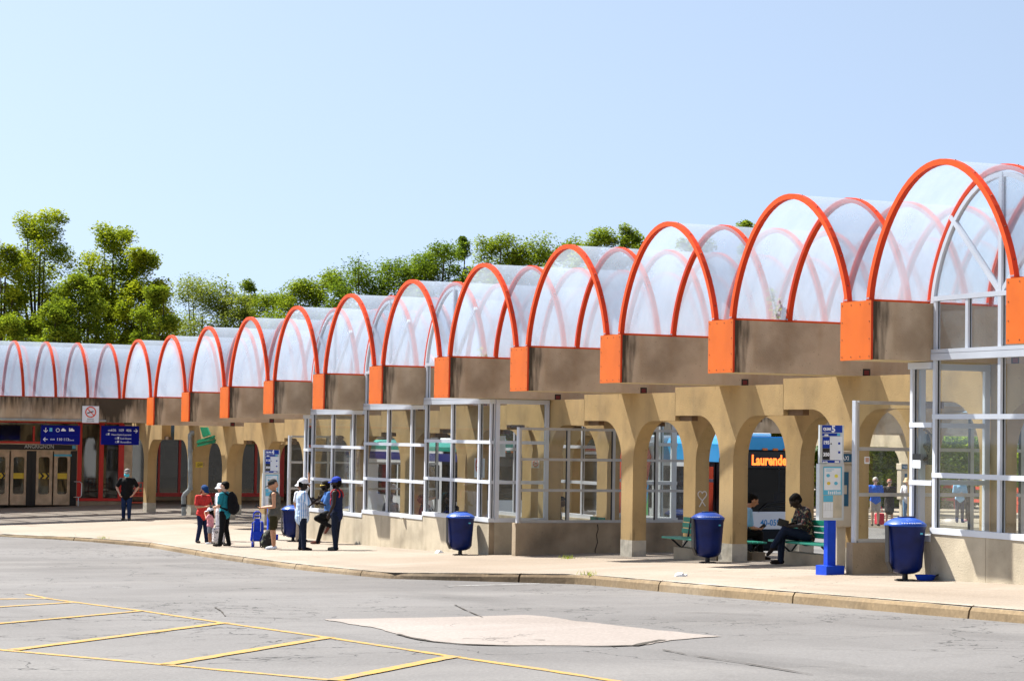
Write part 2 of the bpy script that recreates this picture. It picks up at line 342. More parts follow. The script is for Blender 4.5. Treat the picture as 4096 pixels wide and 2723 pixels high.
def text(s, name, size, pos, right, upv, m, parent, align='LEFT', bold=0, sx=1):
    cu = bpy.data.curves.new('t', 'FONT'); cu.body = s; cu.size = size; cu.align_x = align; cu.offset = bold; cu.extrude = .002; cu.resolution_u = 2
    t = bpy.data.objects.new('t', cu); C.objects.link(t)
    me = bpy.data.meshes.new_from_object(t.evaluated_get(bpy.context.evaluated_depsgraph_get())); bpy.data.objects.remove(t)
    R = Vector(right).normalized(); U = Vector(upv).normalized(); Nn = R.cross(U); off = Vector((0, 0, 0)); p = parent
    while p is not None: off = off+p.location; p = p.parent
    for v in me.vertices: v.co = Vector(pos)-off+R*(v.co.x*sx)+U*v.co.y+Nn*v.co.z
    me.name = name; me.materials.clear(); me.materials.append(MATS[m])
    o = bpy.data.objects.new(name, me); C.objects.link(o); o.parent = parent; return o
ORD = ['', 'first', 'second', 'third', 'fourth', 'fifth', 'sixth', 'seventh', 'eighth', 'ninth', 'tenth', 'eleventh', 'twelfth', 'thirteenth', 'fourteenth', 'fifteenth']
# ------------------------------------------------------------------ ground materials
def paving(name, base, dark, light, fine, crack=None, crack_w=.012, seam=None, rough=.9):
    m = bpy.data.materials.new(name); m.use_nodes = True; nt = m.node_tree; N = nt.nodes; L = nt.links; b = N['Principled BSDF']; b.inputs['Roughness'].default_value = rough
    b.inputs['Specular IOR Level'].default_value = .3
    tc = N.new('ShaderNodeTexCoord'); ob = tc.outputs['Object']
    def noise_(scale, det=6, src=None, sc3=None):
        n = N.new('ShaderNodeTexNoise'); n.inputs['Scale'].default_value = scale; n.inputs['Detail'].default_value = det
        s_ = src or ob
        if sc3:
            mp = N.new('ShaderNodeMapping'); mp.inputs['Scale'].default_value = sc3; L.new(s_, mp.inputs[0]); s_ = mp.outputs[0]
        L.new(s_, n.inputs['Vector']); return n
    def rng(src, a, c, va=0, vb=1):
        r = N.new('ShaderNodeMapRange'); r.inputs[1].default_value = a; r.inputs[2].default_value = c; r.inputs[3].default_value = va; r.inputs[4].default_value = vb; L.new(src, r.inputs[0]); return r.outputs[0]
    cur = None
    def mx(fac, col):
        nonlocal cur
        x = N.new('ShaderNodeMix'); x.data_type = 'RGBA'; L.new(fac, x.inputs[0])
        if cur is None: x.inputs[6].default_value = (*base, 1)
        else: L.new(cur, x.inputs[6])
        x.inputs[7].default_value = (*col, 1); cur = x.outputs[2]
    mx(rng(noise_(.16).outputs[0], .42, .7), dark); mx(rng(noise_(.5, 8, sc3=(1, .45, 1)).outputs[0], .5, .8, 0, .8), light)
    mx(rng(noise_(2.3, 8).outputs[0], .55, .85, 0, .6), dark)
    mx(rng(noise_(.42, 7, sc3=(.3, 1.4, 1)).outputs[0], .56, .74, 0, .75), tuple(c*.82 for c in dark))
    f = noise_(fine, 3); mx(rng(f.outputs[0], .5, .75, 0, .35), tuple(c*.45 for c in base)); mx(rng(f.outputs[0], .45, .25, 0, .3), tuple(min(1, c*1.7) for c in base))
    if crack:
        for sc_, ss, w in crack:
            dn = noise_(sc_*2.2, 6); ad = N.new('ShaderNodeMix'); ad.data_type = 'VECTOR'; ad.inputs[0].default_value = .35/sc_*.5
            va = N.new('ShaderNodeVectorMath'); va.operation = 'MULTIPLY_ADD'; va.inputs[1].default_value = (.9/sc_,)*3; L.new(dn.outputs['Color'], va.inputs[0]); L.new(ob, va.inputs[2])
            v = N.new('ShaderNodeTexVoronoi'); v.feature = 'DISTANCE_TO_EDGE'; v.inputs['Scale'].default_value = sc_; L.new(va.outputs[0], v.inputs['Vector'])
            gate = rng(noise_(.23, 3).outputs[0], ss, ss+.08)
            mu = N.new('ShaderNodeMath'); mu.operation = 'MULTIPLY'; L.new(rng(v.outputs['Distance'], w*sc_, w*sc_*.3), mu.inputs[0]); L.new(gate, mu.inputs[1])
            mx(mu.outputs[0], tuple(c*.22 for c in base))
    if seam:
        bt = N.new('ShaderNodeTexBrick'); bt.offset = 0; bt.inputs['Scale'].default_value = 1; bt.inputs['Brick Width'].default_value = seam[0]; bt.inputs['Row Height'].default_value = seam[1]; bt.inputs['Mortar Size'].default_value = .012; bt.inputs['Mortar Smooth'].default_value = .2
        L.new(ob, bt.inputs['Vector']); mx(rng(bt.outputs['Fac'], 0, 1, 0, .55), tuple(c*.4 for c in base))
    L.new(cur, b.inputs['Base Color'])
    bp = N.new('ShaderNodeBump'); bp.inputs['Strength'].default_value = .5; bp.inputs['Distance'].default_value = .01; L.new(f.outputs[0], bp.inputs['Height']); L.new(bp.outputs[0], b.inputs['Normal'])
    MATS[name] = m
paving('asphalt', (.135, .130, .128), (.092, .087, .085), (.165, .158, .152), 30, crack=((.17, .34, .022), (.42, .47, .016), (1.1, .56, .012)))
paving('sidewalk', (.258, .218, .177), (.205, .165, .125), (.30, .262, .224), 26, crack=((.3, .52, .008),), seam=(4.4, 3.0))
paving('kerb_top', (.31, .275, .23), (.19, .155, .115), (.39, .365, .32), 14)
paving('kerb_face', (.23, .165, .092), (.10, .07, .042), (.33, .27, .19), 14)
paving('patch', (.245, .216, .197), (.185, .158, .14), (.28, .25, .232), 24, crack=((.35, .48, .014),))
paving('grass_ground', (.05, .08, .02), (.03, .05, .012), (.08, .1, .03), 20)
def paint_mat(name, col):
    m = bpy.data.materials.new(name); m.use_nodes = True; nt = m.node_tree; N = nt.nodes; L = nt.links
    b = N['Principled BSDF']; b.inputs['Roughness'].default_value = .8
    tc = N.new('ShaderNodeTexCoord'); n = N.new('ShaderNodeTexNoise'); n.inputs['Scale'].default_value = 9; n.inputs['Detail'].default_value = 9; n.inputs['Roughness'].default_value = .7; L.new(tc.outputs['Object'], n.inputs['Vector'])
    mr = N.new('ShaderNodeMapRange'); mr.inputs[1].default_value = .44; mr.inputs[2].default_value = .68; L.new(n.outputs[0], mr.inputs[0])
    mx = N.new('ShaderNodeMix'); mx.data_type = 'RGBA'; mx.inputs[6].default_value = (*col, 1); mx.inputs[7].default_value = (.15, .13, .10, 1); L.new(mr.outputs[0], mx.inputs[0]); L.new(mx.outputs[2], b.inputs['Base Color']); MATS[name] = m
paint_mat('lane_paint', (.36, .205, .022)); paint_mat('white_paint', (.28, .28, .28))
# ------------------------------------------------------------------ ground, road, kerb, sidewalk
b = B(); b.add([(-3000, -3000, -4.2), (3000, -3000, -4.2), (3000, 3000, -4.2), (-3000, 3000, -4.2)], [(0, 1, 2, 3)], 'grass_ground')
tag(b.obj('ground'), kind='structure')
xs = [-110+i*1. for i in range(261)]
b = B(); n = len(xs); ys = (-70, -20, -8, 0, 8, 20, 40)
b.add([(x, y, road(x)) for y in ys for x in xs], [(j*n+i, j*n+i+1, (j+1)*n+i+1, (j+1)*n+i) for j in range(len(ys)-1) for i in range(n-1)], 'asphalt', True)
tag(b.obj('road'), kind='structure')
KX = [3.5, 3.6, 4, 5, 6.5, 9, 11.2, 13.2, 16.7, 21, 26, 32.2, 36.9, 37.3, 41.2, 41.8, 46.5, 51, 55.5, 65, 80, 100]
KY = [-70, -60, -22, -13, -8.8, -5.9, -4.6, -3.95, -3.2, -3.2, -3.4, -3.7, -3.84, -3.8, -1.7, -1.66, -1.95, -2.18, -2.45, -3.1, -4.2, -5.6]
BACK = 7.25
def front(x): return -70 if x < 3.5 else interp(x, KX, KY)
xs = sorted(set([-60+i*1. for i in range(64)]+[3.5+i*.25 for i in range(66)]+[20+i*.5 for i in range(160)]+KX))
b = B(); rows = []
for x in xs:
    f_, k_ = front(x), (BACK if x > 3.6 else 60.)
    rows.append([(x, y, g(x, y)) for y in (f_, max(f_+.001, -5), max(f_+.002, -1), 3., 3.2, k_)])
V = [p for r_ in rows for p in r_]
b.add(V, [(i*6+j, (i+1)*6+j, (i+1)*6+j+1, i*6+j+1) for i in range(len(rows)-1) for j in range(5)], 'sidewalk', False)
for i in range(len(xs)-1):       # back kerb face
    p, q = rows[i][5], rows[i+1][5]
    b.add([p, q, (q[0], q[1], q[2]-.5), (p[0], p[1], p[2]-.5)], [(0, 1, 2, 3)], 'kerb_top')
tag(b.obj('sidewalk'), kind='structure')
# kerb stones: one run, split at joints, slightly chipped edges
pts = [(KX[i], KY[i]) for i in range(2, len(KX))]
fine = []
for (x0, y0), (x1, y1) in zip(pts, pts[1:]):
    L_ = math.hypot(x1-x0, y1-y0); m_ = max(1, int(L_/.22))
    fine += [(x0+(x1-x0)*i/m_, y0+(y1-y0)*i/m_) for i in range(m_)]
fine.append(pts[-1])
fine = [fine[0]]+[tuple(sum(fine[i+o][c]*w for o, w in ((-1, .25), (0, .5), (1, .25))) for c in (0, 1)) for i in range(1, len(fine)-1)]+[fine[-1]]
b = B(); acc = 0; seg = []
def flush(seg):
    if len(seg) < 2: return
    R = []
    for (x, y, nx, ny) in seg:
        q = noise.noise(Vector((x*2.1, y*2.1, 3)))*.016; w = noise.noise(Vector((x*.9, y*.9, 9)))*.012
        zt = g(x, y)+.006; zr = road(x)-.03
        R.append([(x-nx*.30, y-ny*.30, zt-.004), (x-nx*.04, y-ny*.04, zt+w*.3), (x+nx*(.0+q*.5), y+ny*(.0+q*.5), zt-.022+q), (x+nx*(.03+q), y+ny*(.03+q), zt-.07), (x+nx*(.045+w), y+ny*(.045+w), zr)])
    V = [p for r_ in R for p in r_]
    for j, m_ in enumerate(('kerb_top', 'kerb_top', 'kerb_face', 'kerb_face')):
        b.add(V, [(i*5+j, i*5+j+1, (i+1)*5+j+1, (i+1)*5+j) for i in range(len(R)-1)], m_, False)
    for e in (0, len(R)-1): b.add(R[e], [(0, 1, 2, 3, 4)], 'kerb_face')
for i, (x, y) in enumerate(fine):
    a_ = fine[max(0, i-1)]; c_ = fine[min(len(fine)-1, i+1)]
    tx, ty = c_[0]-a_[0], c_[1]-a_[1]; l_ = math.hypot(tx, ty); nx, ny = ty/l_, -tx/l_
    if acc > 4.5 and x > 12: seg.append((x, y, nx, ny)); flush(seg); seg = []; acc = 0; x += tx/l_*.045; y += ty/l_*.045
    acc += .22; seg.append((x, y, nx, ny))
flush(seg); tag(b.obj('kerb'), kind='structure')
# yellow lane lines, concrete patch, worn white line
def strip(name, pts, w, m, dz=.006, m_=14):
    b = B()
    for (x0, y0), (x1, y1) in zip(pts, pts[1:]):
        d = Vector((x1-x0, y1-y0, 0)).normalized(); nn = Vector((-d.y, d.x, 0)); V = []
        for i in range(m_+1):
            x = x0+(x1-x0)*i/m_; y = y0+(y1-y0)*i/m_; j = noise.noise(Vector((x*3, y*3, 1)))*.02
            for s_ in (-1, 1): V.append((x+nn.x*s_*(w/2+j), y+nn.y*s_*(w/2+j), road(x)+dz))
        b.add(V, [(2*i, 2*i+1, 2*i+3, 2*i+2) for i in range(m_)], m)
    return tag(b.obj(name), kind='structure')
def zl(x, y): p = onR(x/1.1233, 2100+y/1.1233); return (p.x, p.y)
strip('yellow_lane_line', [zl(120, 310), zl(230, 332), zl(640, 385), zl(1010, 440), zl(1460, 503), zl(2030, 590), zl(2420, 646), zl(2900, 722)], .095, 'lane_paint')
strip('yellow_lane_line', [zl(-160, 543), zl(0, 560), zl(770, 630), zl(1500, 697), zl(1900, 735)], .10, 'lane_paint')
for a_, c_ in (((0, 333), (236, 331)), ((0, 368), (325, 348)), ((0, 443), (640, 386)), ((60, 562), (1015, 439)), ((745, 628), (1480, 505)), ((1490, 700), (2040, 591))):
    p, q = zl(*a_), zl(*c_); d = Vector((p[0]-q[0], p[1]-q[1])); e = d.normalized()*1.5 if a_[0] == 0 else Vector((0, 0))
    strip('yellow_hatch_line', [(p[0]+e.x, p[1]+e.y), q], .14 if a_[0] > 50 else .11, 'lane_paint', .011)
def poly(name, pts, m, dz, kind='structure'):
    b = B(); b.add([(x, y, road(x)+dz) for x, y in pts], [tuple(range(len(pts)))], m); return tag(b.obj(name), kind=kind)
pp = [(1290, 2477), (1480, 2474), (1800, 2468), (2100, 2460), (2180, 2466), (2330, 2487), (2600, 2517), (2874, 2545), (2700, 2559), (2590, 2577), (2500, 2584), (2300, 2583), (2100, 2582), (1900, 2580), (1730, 2566), (1600, 2540), (1520, 2516), (1400, 2495)]
PW = [onR(*q) for q in pp]
PJ = []
for i_ in range(len(PW)):
    a_, c_ = PW[i_], PW[(i_+1) % len(PW)]; m_ = max(2, int((c_-a_).length/.12))
    for q_ in range(m_): p_ = a_.lerp(c_, q_/m_); PJ.append((p_.x+noise.noise(p_*3.1)*.06+noise.noise(p_*11)*.025, p_.y+noise.noise(p_*2.7+Vector((7, 3, 1)))*.06))
poly('concrete_patch', PJ, 'patch', .008)
cr = [onR(*q) for q in [(1590, 2537), (1640, 2551), (1730, 2567), (1850, 2578), (2000, 2583), (2200, 2585.5), (2420, 2586), (2560, 2582)]]
strip('patch_edge_crack', [(p.x, p.y) for p in cr], .05, 'stain', .012, 6)
cr = [onR(*q) for q in [(2540, 2584), (2580, 2574), (2650, 2561)]]
strip('patch_edge_crack', [(p.x, p.y) for p in cr], .09, 'stain', .013, 6)
for pts_ in ([(1850, 2555), (1990, 2556), (2180, 2562)], [(2650, 2600), (2760, 2622), (2950, 2650), (3250, 2700)], [(860, 2430), (885, 2445), (900, 2464), (1200, 2476)], [(1820, 2420), (1860, 2440), (1930, 2470)], [(2700, 2450), (2850, 2452), (3050, 2462)]):
    cr = [onR(*q) for q in pts_]; strip('road_crack', [(p.x, p.y) for p in cr], .022, 'stain', .012, 10)
w = [onR(*q) for q in [(1790, 2344), (1980, 2338), (2160, 2334)]]; strip('worn_white_line', [(p.x, p.y) for p in w], .10, 'white_paint', .006)
# ------------------------------------------------------------------ beams
def beam(k, name='gutter_beam', dx=0, dy=0, dz=0):
    x0, x1 = k*S-BW+dx, k*S+BW+dx; z0 = ZK[k]*S+dz; y1 = 1.66*S+dy; y0 = dy
    return x0, x1, y0, y1, z0, z0+BH
def beam_label(k):
    if k > 11: return 'stained concrete gutter beam with orange end panel, '+('cut off at the right picture edge' if k == 12 else 'beyond the right picture edge')
    return f'stained concrete gutter beam, its orange end panel the {ORD[12-k]} whole one from the right'
for k in range(1, 14):
    x0, x1, y0, y1, z0, z1 = beam(k)
    t = thing('gutter_beam', beam_label(k), 'beam', (k*S, 0, z0), 'concrete beams carrying the clear vaults')
    b = B(); b.box((x0+.012, .004, z0), (x1-.012, y1, z1-.01), 'beam_end', {'-z': 'soffit'}); b.obj('beam_body', t)
    b = B(); b.box((x0, -.035, z0-.005), (x1, .003, z1+.005), 'orange', {'+x': 'orange_shaded', '-x': 'orange_shaded'})
    for i in range(4):
        for j in range(4):
            if i in (0, 3) or j in (0, 3):
                px, pz = x0+.05+i*(x1-x0-.1)/3, z0+.05+j*(BH-.1)/3
                b.box((px-.008, -.041, pz-.008), (px+.008, -.034, pz+.008), 'bolt')
    b.obj('fascia_panel', t)
    b = B(); yb = .635*S; b.box((x1-.02, yb-.08, z0+.004), (x1-.0095, yb+.08, z0+.13), 'stain'); b.box((x1-.0096, yb-.05, z0+.02), (x1-.004, yb+.05, z0+.10), 'plate_red'); b.obj('bearing_plate', t)
# ------------------------------------------------------------------ vaults
HW, CX, HH, EXP = .44*S, .49*S, .4735*S, 1.32
def arch(k, off, dz, n=34, zl=0):
    "outline in (x, z) above the left springing; off = inset from the outer curve"
    hw, h = HW-off, HH-off; te = pi-math.asin(min(1, (max(dz, 0)/h)**(1/EXP))) if dz > 0 else pi
    P = []
    for i in range(n+1):
        th = te*i/n; s_ = -cos(th); P.append((k*S+CX+hw*s_, zl+h*max(0, sin(th))**EXP if i not in (0,) else zl))
    return P
def vault(k, y_list, label, group):
    zl = ZK[k]*S+BH if k > 0 else ZK[0]*S+.245*S-.02
    if k < 0: zl = .245*S
    if k == 0: zl = .247*S
    dz = (ZK[k+1]*S+BH-zl) if k >= 0 else 0
    t = thing('barrel_vault', label, 'glass vault', ((k+.5)*S, y_list[0], zl), group)
    o_, i_ = arch(k, 0, dz, zl=zl), arch(k, .09, dz, zl=zl)
    for j, y in enumerate(y_list):
        b = B(); n = len(o_); w_ = .095
        V = [(p[0], y, p[1]) for p in o_]+[(p[0], y, p[1]) for p in i_]+[(p[0], y+w_, p[1]) for p in o_]+[(p[0], y+w_, p[1]) for p in i_]
        for a in range(n-1):
            b.add(V, [(a, a+1, n+a+1, n+a), (2*n+a, 3*n+a, 3*n+a+1, 2*n+a+1)], 'rib' if y < .1 and k >= 0 else 'rib_shaded')
            b.add(V, [(a, 2*n+a, 2*n+a+1, a+1), (n+a, n+a+1, 3*n+a+1, 3*n+a)], 'orange_shaded' if y < .1 and k >= 0 else 'rib_shaded', True)
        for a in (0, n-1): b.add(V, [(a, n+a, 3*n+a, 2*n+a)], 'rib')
        if j < 3 and k >= 0:
            for a in range(2, n-2, 3):
                x_, z_ = o_[a]; b.ball((x_, y+.05, z_), .014, 'bolt', 6, 4)
            for sx_, (x_, z_) in ((1, o_[0]), (-1, o_[-1])):
                for q in (.02, .05, .08): b.box((x_+sx_*q-.008, y-.012, z_+.03), (x_+sx_*q+.008, y+.002, z_+.055), 'steel')
        b.obj('arch_rib', t)
    g_ = arch(k, .02, dz, 40, zl); y0, y1 = min(y_list)+.02, max(y_list)+.07; b = B(); n = len(g_); m_ = max(2, int((y1-y0)/.6))
    b.add([(p[0], y0+(y1-y0)*q/m_, p[1]) for q in range(m_+1) for p in g_], [(q*n+a, q*n+a+1, (q+1)*n+a+1, (q+1)*n+a) for q in range(m_) for a in range(n-1)], 'vault_glazing', True)
    b.obj('glazing', t)
    b = B(); lx = o_[0][0]; rx = o_[-1][0]
    b.box((lx-.01, y0-.015, zl-.012), (lx+.05, y1, zl+.035), 'rib'); b.obj('base_channel', t); b = B(); b.box((rx-.05, y0-.015, zl+dz-.012), (rx+.01, y1, zl+dz+.035), 'rib'); b.obj('base_channel', t)
    return t, zl, dz
YR = [.004*S+.265*S*j for j in range(7)]
def vault_label(k): return 'clear barrel vault with orange ribs cut off by the right picture edge' if k == 12 else 'largest clear barrel vault with white gable bars, at the right' if k == 11 else f'clear barrel vault with orange ribs, {ORD[11-k]} to the left of the largest vault'
VT = {}
for k in range(0, 13): VT[k] = vault(k, YR, vault_label(k), 'clear vaults with orange ribs')
vault(-2, [.004*S+.265*S*j for j in range(-14, 7)], 'added clear vault behind the station wing, passing daylight to the station doors', 'clear vaults with orange ribs')  # unseen roof vault added so more daylight reaches the station doors
vault(-1, [.004*S+.265*S*j for j in range(-14, 7)], 'long clear barrel vault with orange ribs over the station wing at far left', 'clear vaults with orange ribs')
# gables of white bars in the booth bays
YF = .265*S
def bar(b, p, q, w_, y0, y1, m):          # straight bar in the XZ plane
    p, q = Vector((p[0], 0, p[1])), Vector((q[0], 0, q[1])); d = (q-p).normalized(); nn = Vector((-d.z, 0, d.x))*(w_/2)
    c_ = [p+nn, q+nn, q-nn, p-nn]; b.prism([(v.x, v.z) for v in c_], 'y', y0, y1, m)
def gable(k, Y, parent):
    zl = ZK[k]*S+BH; dz = ZK[k+1]*S+BH-zl; y0, y1 = Y+.005, Y+.08; b = B()
    a1, a2 = arch(k, .125, dz, zl=zl+.0), arch(k, .20, dz, zl=zl)
    n = len(a1); V = [(p[0], y, p[1]) for y in (y0, y1) for p in a1+a2]
    for a in range(n-1): b.add(V, [(a, a+1, n+a+1, n+a), (2*n+a, 3*n+a, 3*n+a+1, 2*n+a+1), (a, 2*n+a, 2*n+a+1, a+1), (n+a, n+a+1, 3*n+a+1, 3*n+a)], 'white_metal')
    zb = zl+.0155*S; xa, xb, xm = (k+.1)*S, (k+.9)*S, (k+.5)*S
    zh = ZK[k+1]*S+.012*S
    b.box((xa+.02, y0-.02, zb-.038), (xb-.01, y1, zb+.038), 'white_metal')
    b.box((xm-.04, y0-.015, zh), (xm+.04, y1-.004, zl+HH-.13), 'white_metal')
    for x_ in (xa+.045, (k+.305)*S, (k+.695)*S): b.box((x_-.035, y0-.01, zh), (x_+.035, y1-.008, zb-.03), 'white_metal'); b.box((x_+.0352, y0+.03, zh), (x_+.039, y0+.05, zb-.04), 'gasket')
    b.box((xm+.0402, y0+.03, zh), (xm+.044, y0+.05, zl+HH-.2), 'gasket')
    for sgn in (-1, 1): bar(b, (xm+sgn*.03, zb+.03), (xm+sgn*.30*S, zl+.31*S), .075, y0-.008, y1-.012, 'white_metal')
    b.obj('gable_frame', parent)
    b = B(); P = arch(k, .15, dz, zl=zl); P = [(xa+.05, zh)]+[(xa+.05, zl+.02)]+P[1:-1]+[(xb-.03, zl+dz), (xb-.03, zh)]
    b.add([(p[0], Y+.045, p[1]) for p in P], [tuple(range(len(P)))], 'gable_pane'); b.obj('gable_pane', parent)
# ------------------------------------------------------------------ arch piers
def pier_mesh(name, parent, k, Y, z0):
    zt = (ZK[k] if k > 0 else .05)*S; xl, xr = (k-.527)*S, (k+.476)*S; pl, pr = (k-.087)*S, (k+.039)*S; zb = zt-.137*S
    n = 12; A = [(pl-.205*S+.205*S*sin(pi/2*i/n)**1.25, zb-.20*S*(1-cos(pi/2*i/n)**.9) if i < n else zb-.20*S) for i in range(n+1)]
    A = [(pl-.205*S*(1-sin(pi/2*i/n)), zb-.21*S*(1-cos(pi/2*i/n))) for i in range(n+1)]
    D = [(pr+.205*S*(1-sin(pi/2*i/n)), zb-.21*S*(1-cos(pi/2*i/n))) for i in range(n+1)][::-1]
    P = [(xl, zt), (xl, zb)]+A+[(pl, z0+.5), (pl, z0-.1), (pr, z0-.1), (pr, z0+.5)]+D+[(xr, zb), (xr, zt)]
    b = B(); b.prism(P, 'y', Y, Y+.078*S, 'cream'); o = b.obj('pier_body', parent, .018)
    b = B(); q = .004; b.box((pl-q, Y-q, z0-.1), (pr+q, Y+.078*S+q, z0+.36), 'plinth'); b.obj('plinth_render', parent)
    b = B(); b.box((xr+.02, Y+.10, zb+.003), (xr+.125*S, Y+.24, zb+.0255*S), 'tongue_shaded'); b.obj('bearing_tongue', parent)
PR = {0: .612*S, 1: .97*S}
for row, rn in ((0, 'front'), (1, 'rear')):
    for k in range(-1, 12):
        if k == -1 and row == 0: continue
        z0 = g(k*S, PR[row]); t = thing('arch_pier', (f'cream concrete arch pier of the front row, {ORD[12-k]} from the right' if row == 0 else 'cream concrete arch pier of the rear row beyond the right picture edge' if k == 11 else f'cream concrete arch pier of the rear row, {ORD[11-k]} from the right'), 'pier', ((k-.024)*S, PR[row], z0), f'cream arch piers, {rn} row')
        pier_mesh('p', t, k, PR[row], z0)
        if k == 8 and row == 1:               # chalk heart on its shaded side
            X_ = (k+.039)*S+.004; H_ = []
            for i in range(25):
                a = 2*pi*i/24; H_.append((X_, PR[1]+.17+.0125*16*sin(a)**3*.55, z0+1.33+.0125*(13*cos(a)-5*cos(2*a)-2*cos(3*a)-cos(4*a))*.62))
            H_ = H_[12:]+H_[1:13]; H_ = [(X_, PR[1]+.25, z0+1.10)]+H_+[(X_, PR[1]+.10, z0+1.08)]
            b = B(); b.tube(H_, .013, 'graffiti', 5, smooth=False); b.obj('chalk_heart', t)
z0 = g(-.7*S, .4*S); t = thing('arch_pier', 'cream concrete arch pier under the corner beside the blue hanging sign', 'pier', (-.72*S, .42*S, z0))
ZK[-.7] = .05; pier_mesh('p', t, -.7, .42*S, z0)
# ------------------------------------------------------------------ glass booths
def bay_window(parent, xa, xb, ms, Y, zref, ground_y, sgn=1, left=True, right=True):
    "one bay: header, mullions, rails, sill, panes and the concrete base below it; sgn=1 faces the road"
    f = lambda y: Y+sgn*y
    zt = zref-.003*S; zs = zref-.64*S
    def bx(b, x0, x1, y0, y1, z0, z1, m): b.box((x0, min(f(y0), f(y1)), z0), (x1, max(f(y0), f(y1)), z1), m)
    w_ = B()
    bx(w_, xa, xb, -.05, .10, zt-.024*S, zt, 'white_metal')
    for x_ in ms:
        bx(w_, x_-.035, x_+.035, -.012, .09, zs-.012*S, zt-.024*S, 'white_metal'); bx(w_, x_+.0352, x_+.040, .035, .06, zs, zt-.025*S, 'gasket')
    for zz in (-.234, -.448): bx(w_, xa+.005, xb-.005, -.02, .084, zref+(zz-.009)*S, zref+(zz+.009)*S, 'white_metal')
    bx(w_, xa, xb, -.045, .11, zs-.022*S, zs, 'white_metal')
    wo = w_.obj('window', parent)
    p_ = B(); p_.add([(xa, f(.05), zs), (xb, f(.05), zs), (xb, f(.05), zt-.024*S), (xa, f(.05), zt-.024*S)], [(0, 1, 2, 3)], 'pane'); p_.obj('pane', wo)
    b = B(); n = max(1, round((xb-xa)/1.45)); zg = min(g(xa, ground_y), g(xb, ground_y))-.2
    for i in range(n):
        x0, x1 = xa+(xb-xa)*i/n, xa+(xb-xa)*(i+1)/n
        bx(b, x0+.005, x1-.005, -.03, .2, zg, zs-.0225*S, 'wall')
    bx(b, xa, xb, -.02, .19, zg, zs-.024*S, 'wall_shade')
    b.obj('base_wall', parent)
def side_window(parent, X, ya, yb, zref, facing=1):
    zt = zref-.003*S; zs = zref-.64*S; w_ = B()
    w_.box((X-.07, ya, zt-.024*S), (X+.02, yb, zt), 'white_metal')
    for y_ in (ya+.05, yb-.05): w_.box((X-.06, y_-.05, zs-.012*S), (X+.012, y_+.05, zt-.0245*S), 'white_metal')
    for zz in (-.234, -.448): w_.box((X-.055, ya+.1, zref+(zz-.009)*S), (X+.008, yb-.1, zref+(zz+.009)*S), 'white_metal')
    w_.box((X-.07, ya, zs-.022*S), (X+.025, yb, zs), 'white_metal'); wo = w_.obj('window', parent)
    p_ = B(); p_.add([(X-.02, ya, zs), (X-.02, yb, zs), (X-.02, yb, zt-.024*S), (X-.02, ya, zt-.024*S)], [(0, 1, 2, 3)], 'pane'); p_.obj('pane', wo)
    b = B(); b.box((X-.18, ya-.005, g(X, ya)-.2), (X+.022, yb, zs-.0225*S), 'wall'); b.obj('base_wall', parent)
def booth(label, ks, x_left, x_right, zleft_k):
    xm = (x_left+x_right)/2; t = thing('waiting_booth', label, 'waiting booth', (xm*S, YF, g(xm*S, YF)))
    for Y, sg in ((YF, 1), (1.395*S, -1)):
        bay_window(t, x_left*S, (ks[0]+.1)*S, [x_left*S+.045], Y, ZK[zleft_k]*S, Y, sg)
        for k in ks:
            xb = min(k+1.1, x_right)*S
            ms = [(k+.1)*S+.045, (k+.5)*S, (k+.885)*S]
            if k == ks[-1]: ms.append(xb-.06)
            bay_window(t, (k+.1)*S, xb, ms, Y, ZK[k+1]*S, Y, sg)
            if sg == 1:
                b = B(); b.box(((k+.1)*S, Y-.046, ZK[k+1]*S-.0015*S), ((k+.898)*S, Y+.1, ZK[k+1]*S+.0125*S), 'white_metal'); b.obj('sill_flashing', t); gable(k, Y, t)
    side_window(t, x_right*S, YF+.11, .606*S, ZK[ks[-1]+1]*S)
    side_window(t, x_left*S+.12, YF+.11, .606*S, ZK[zleft_k]*S)
    side_window(t, x_right*S, 1.055*S, 1.385*S, ZK[ks[-1]+1]*S)
    return t
BC = booth('long glazed waiting booth with white frames and concrete base, right of the standing men', [4, 5, 6], 3.95, 7.055, 4)
BR = booth('glazed waiting booth with white frames at the right edge, behind the blue pan', [11, 12], 10.955, 13.05, 11)
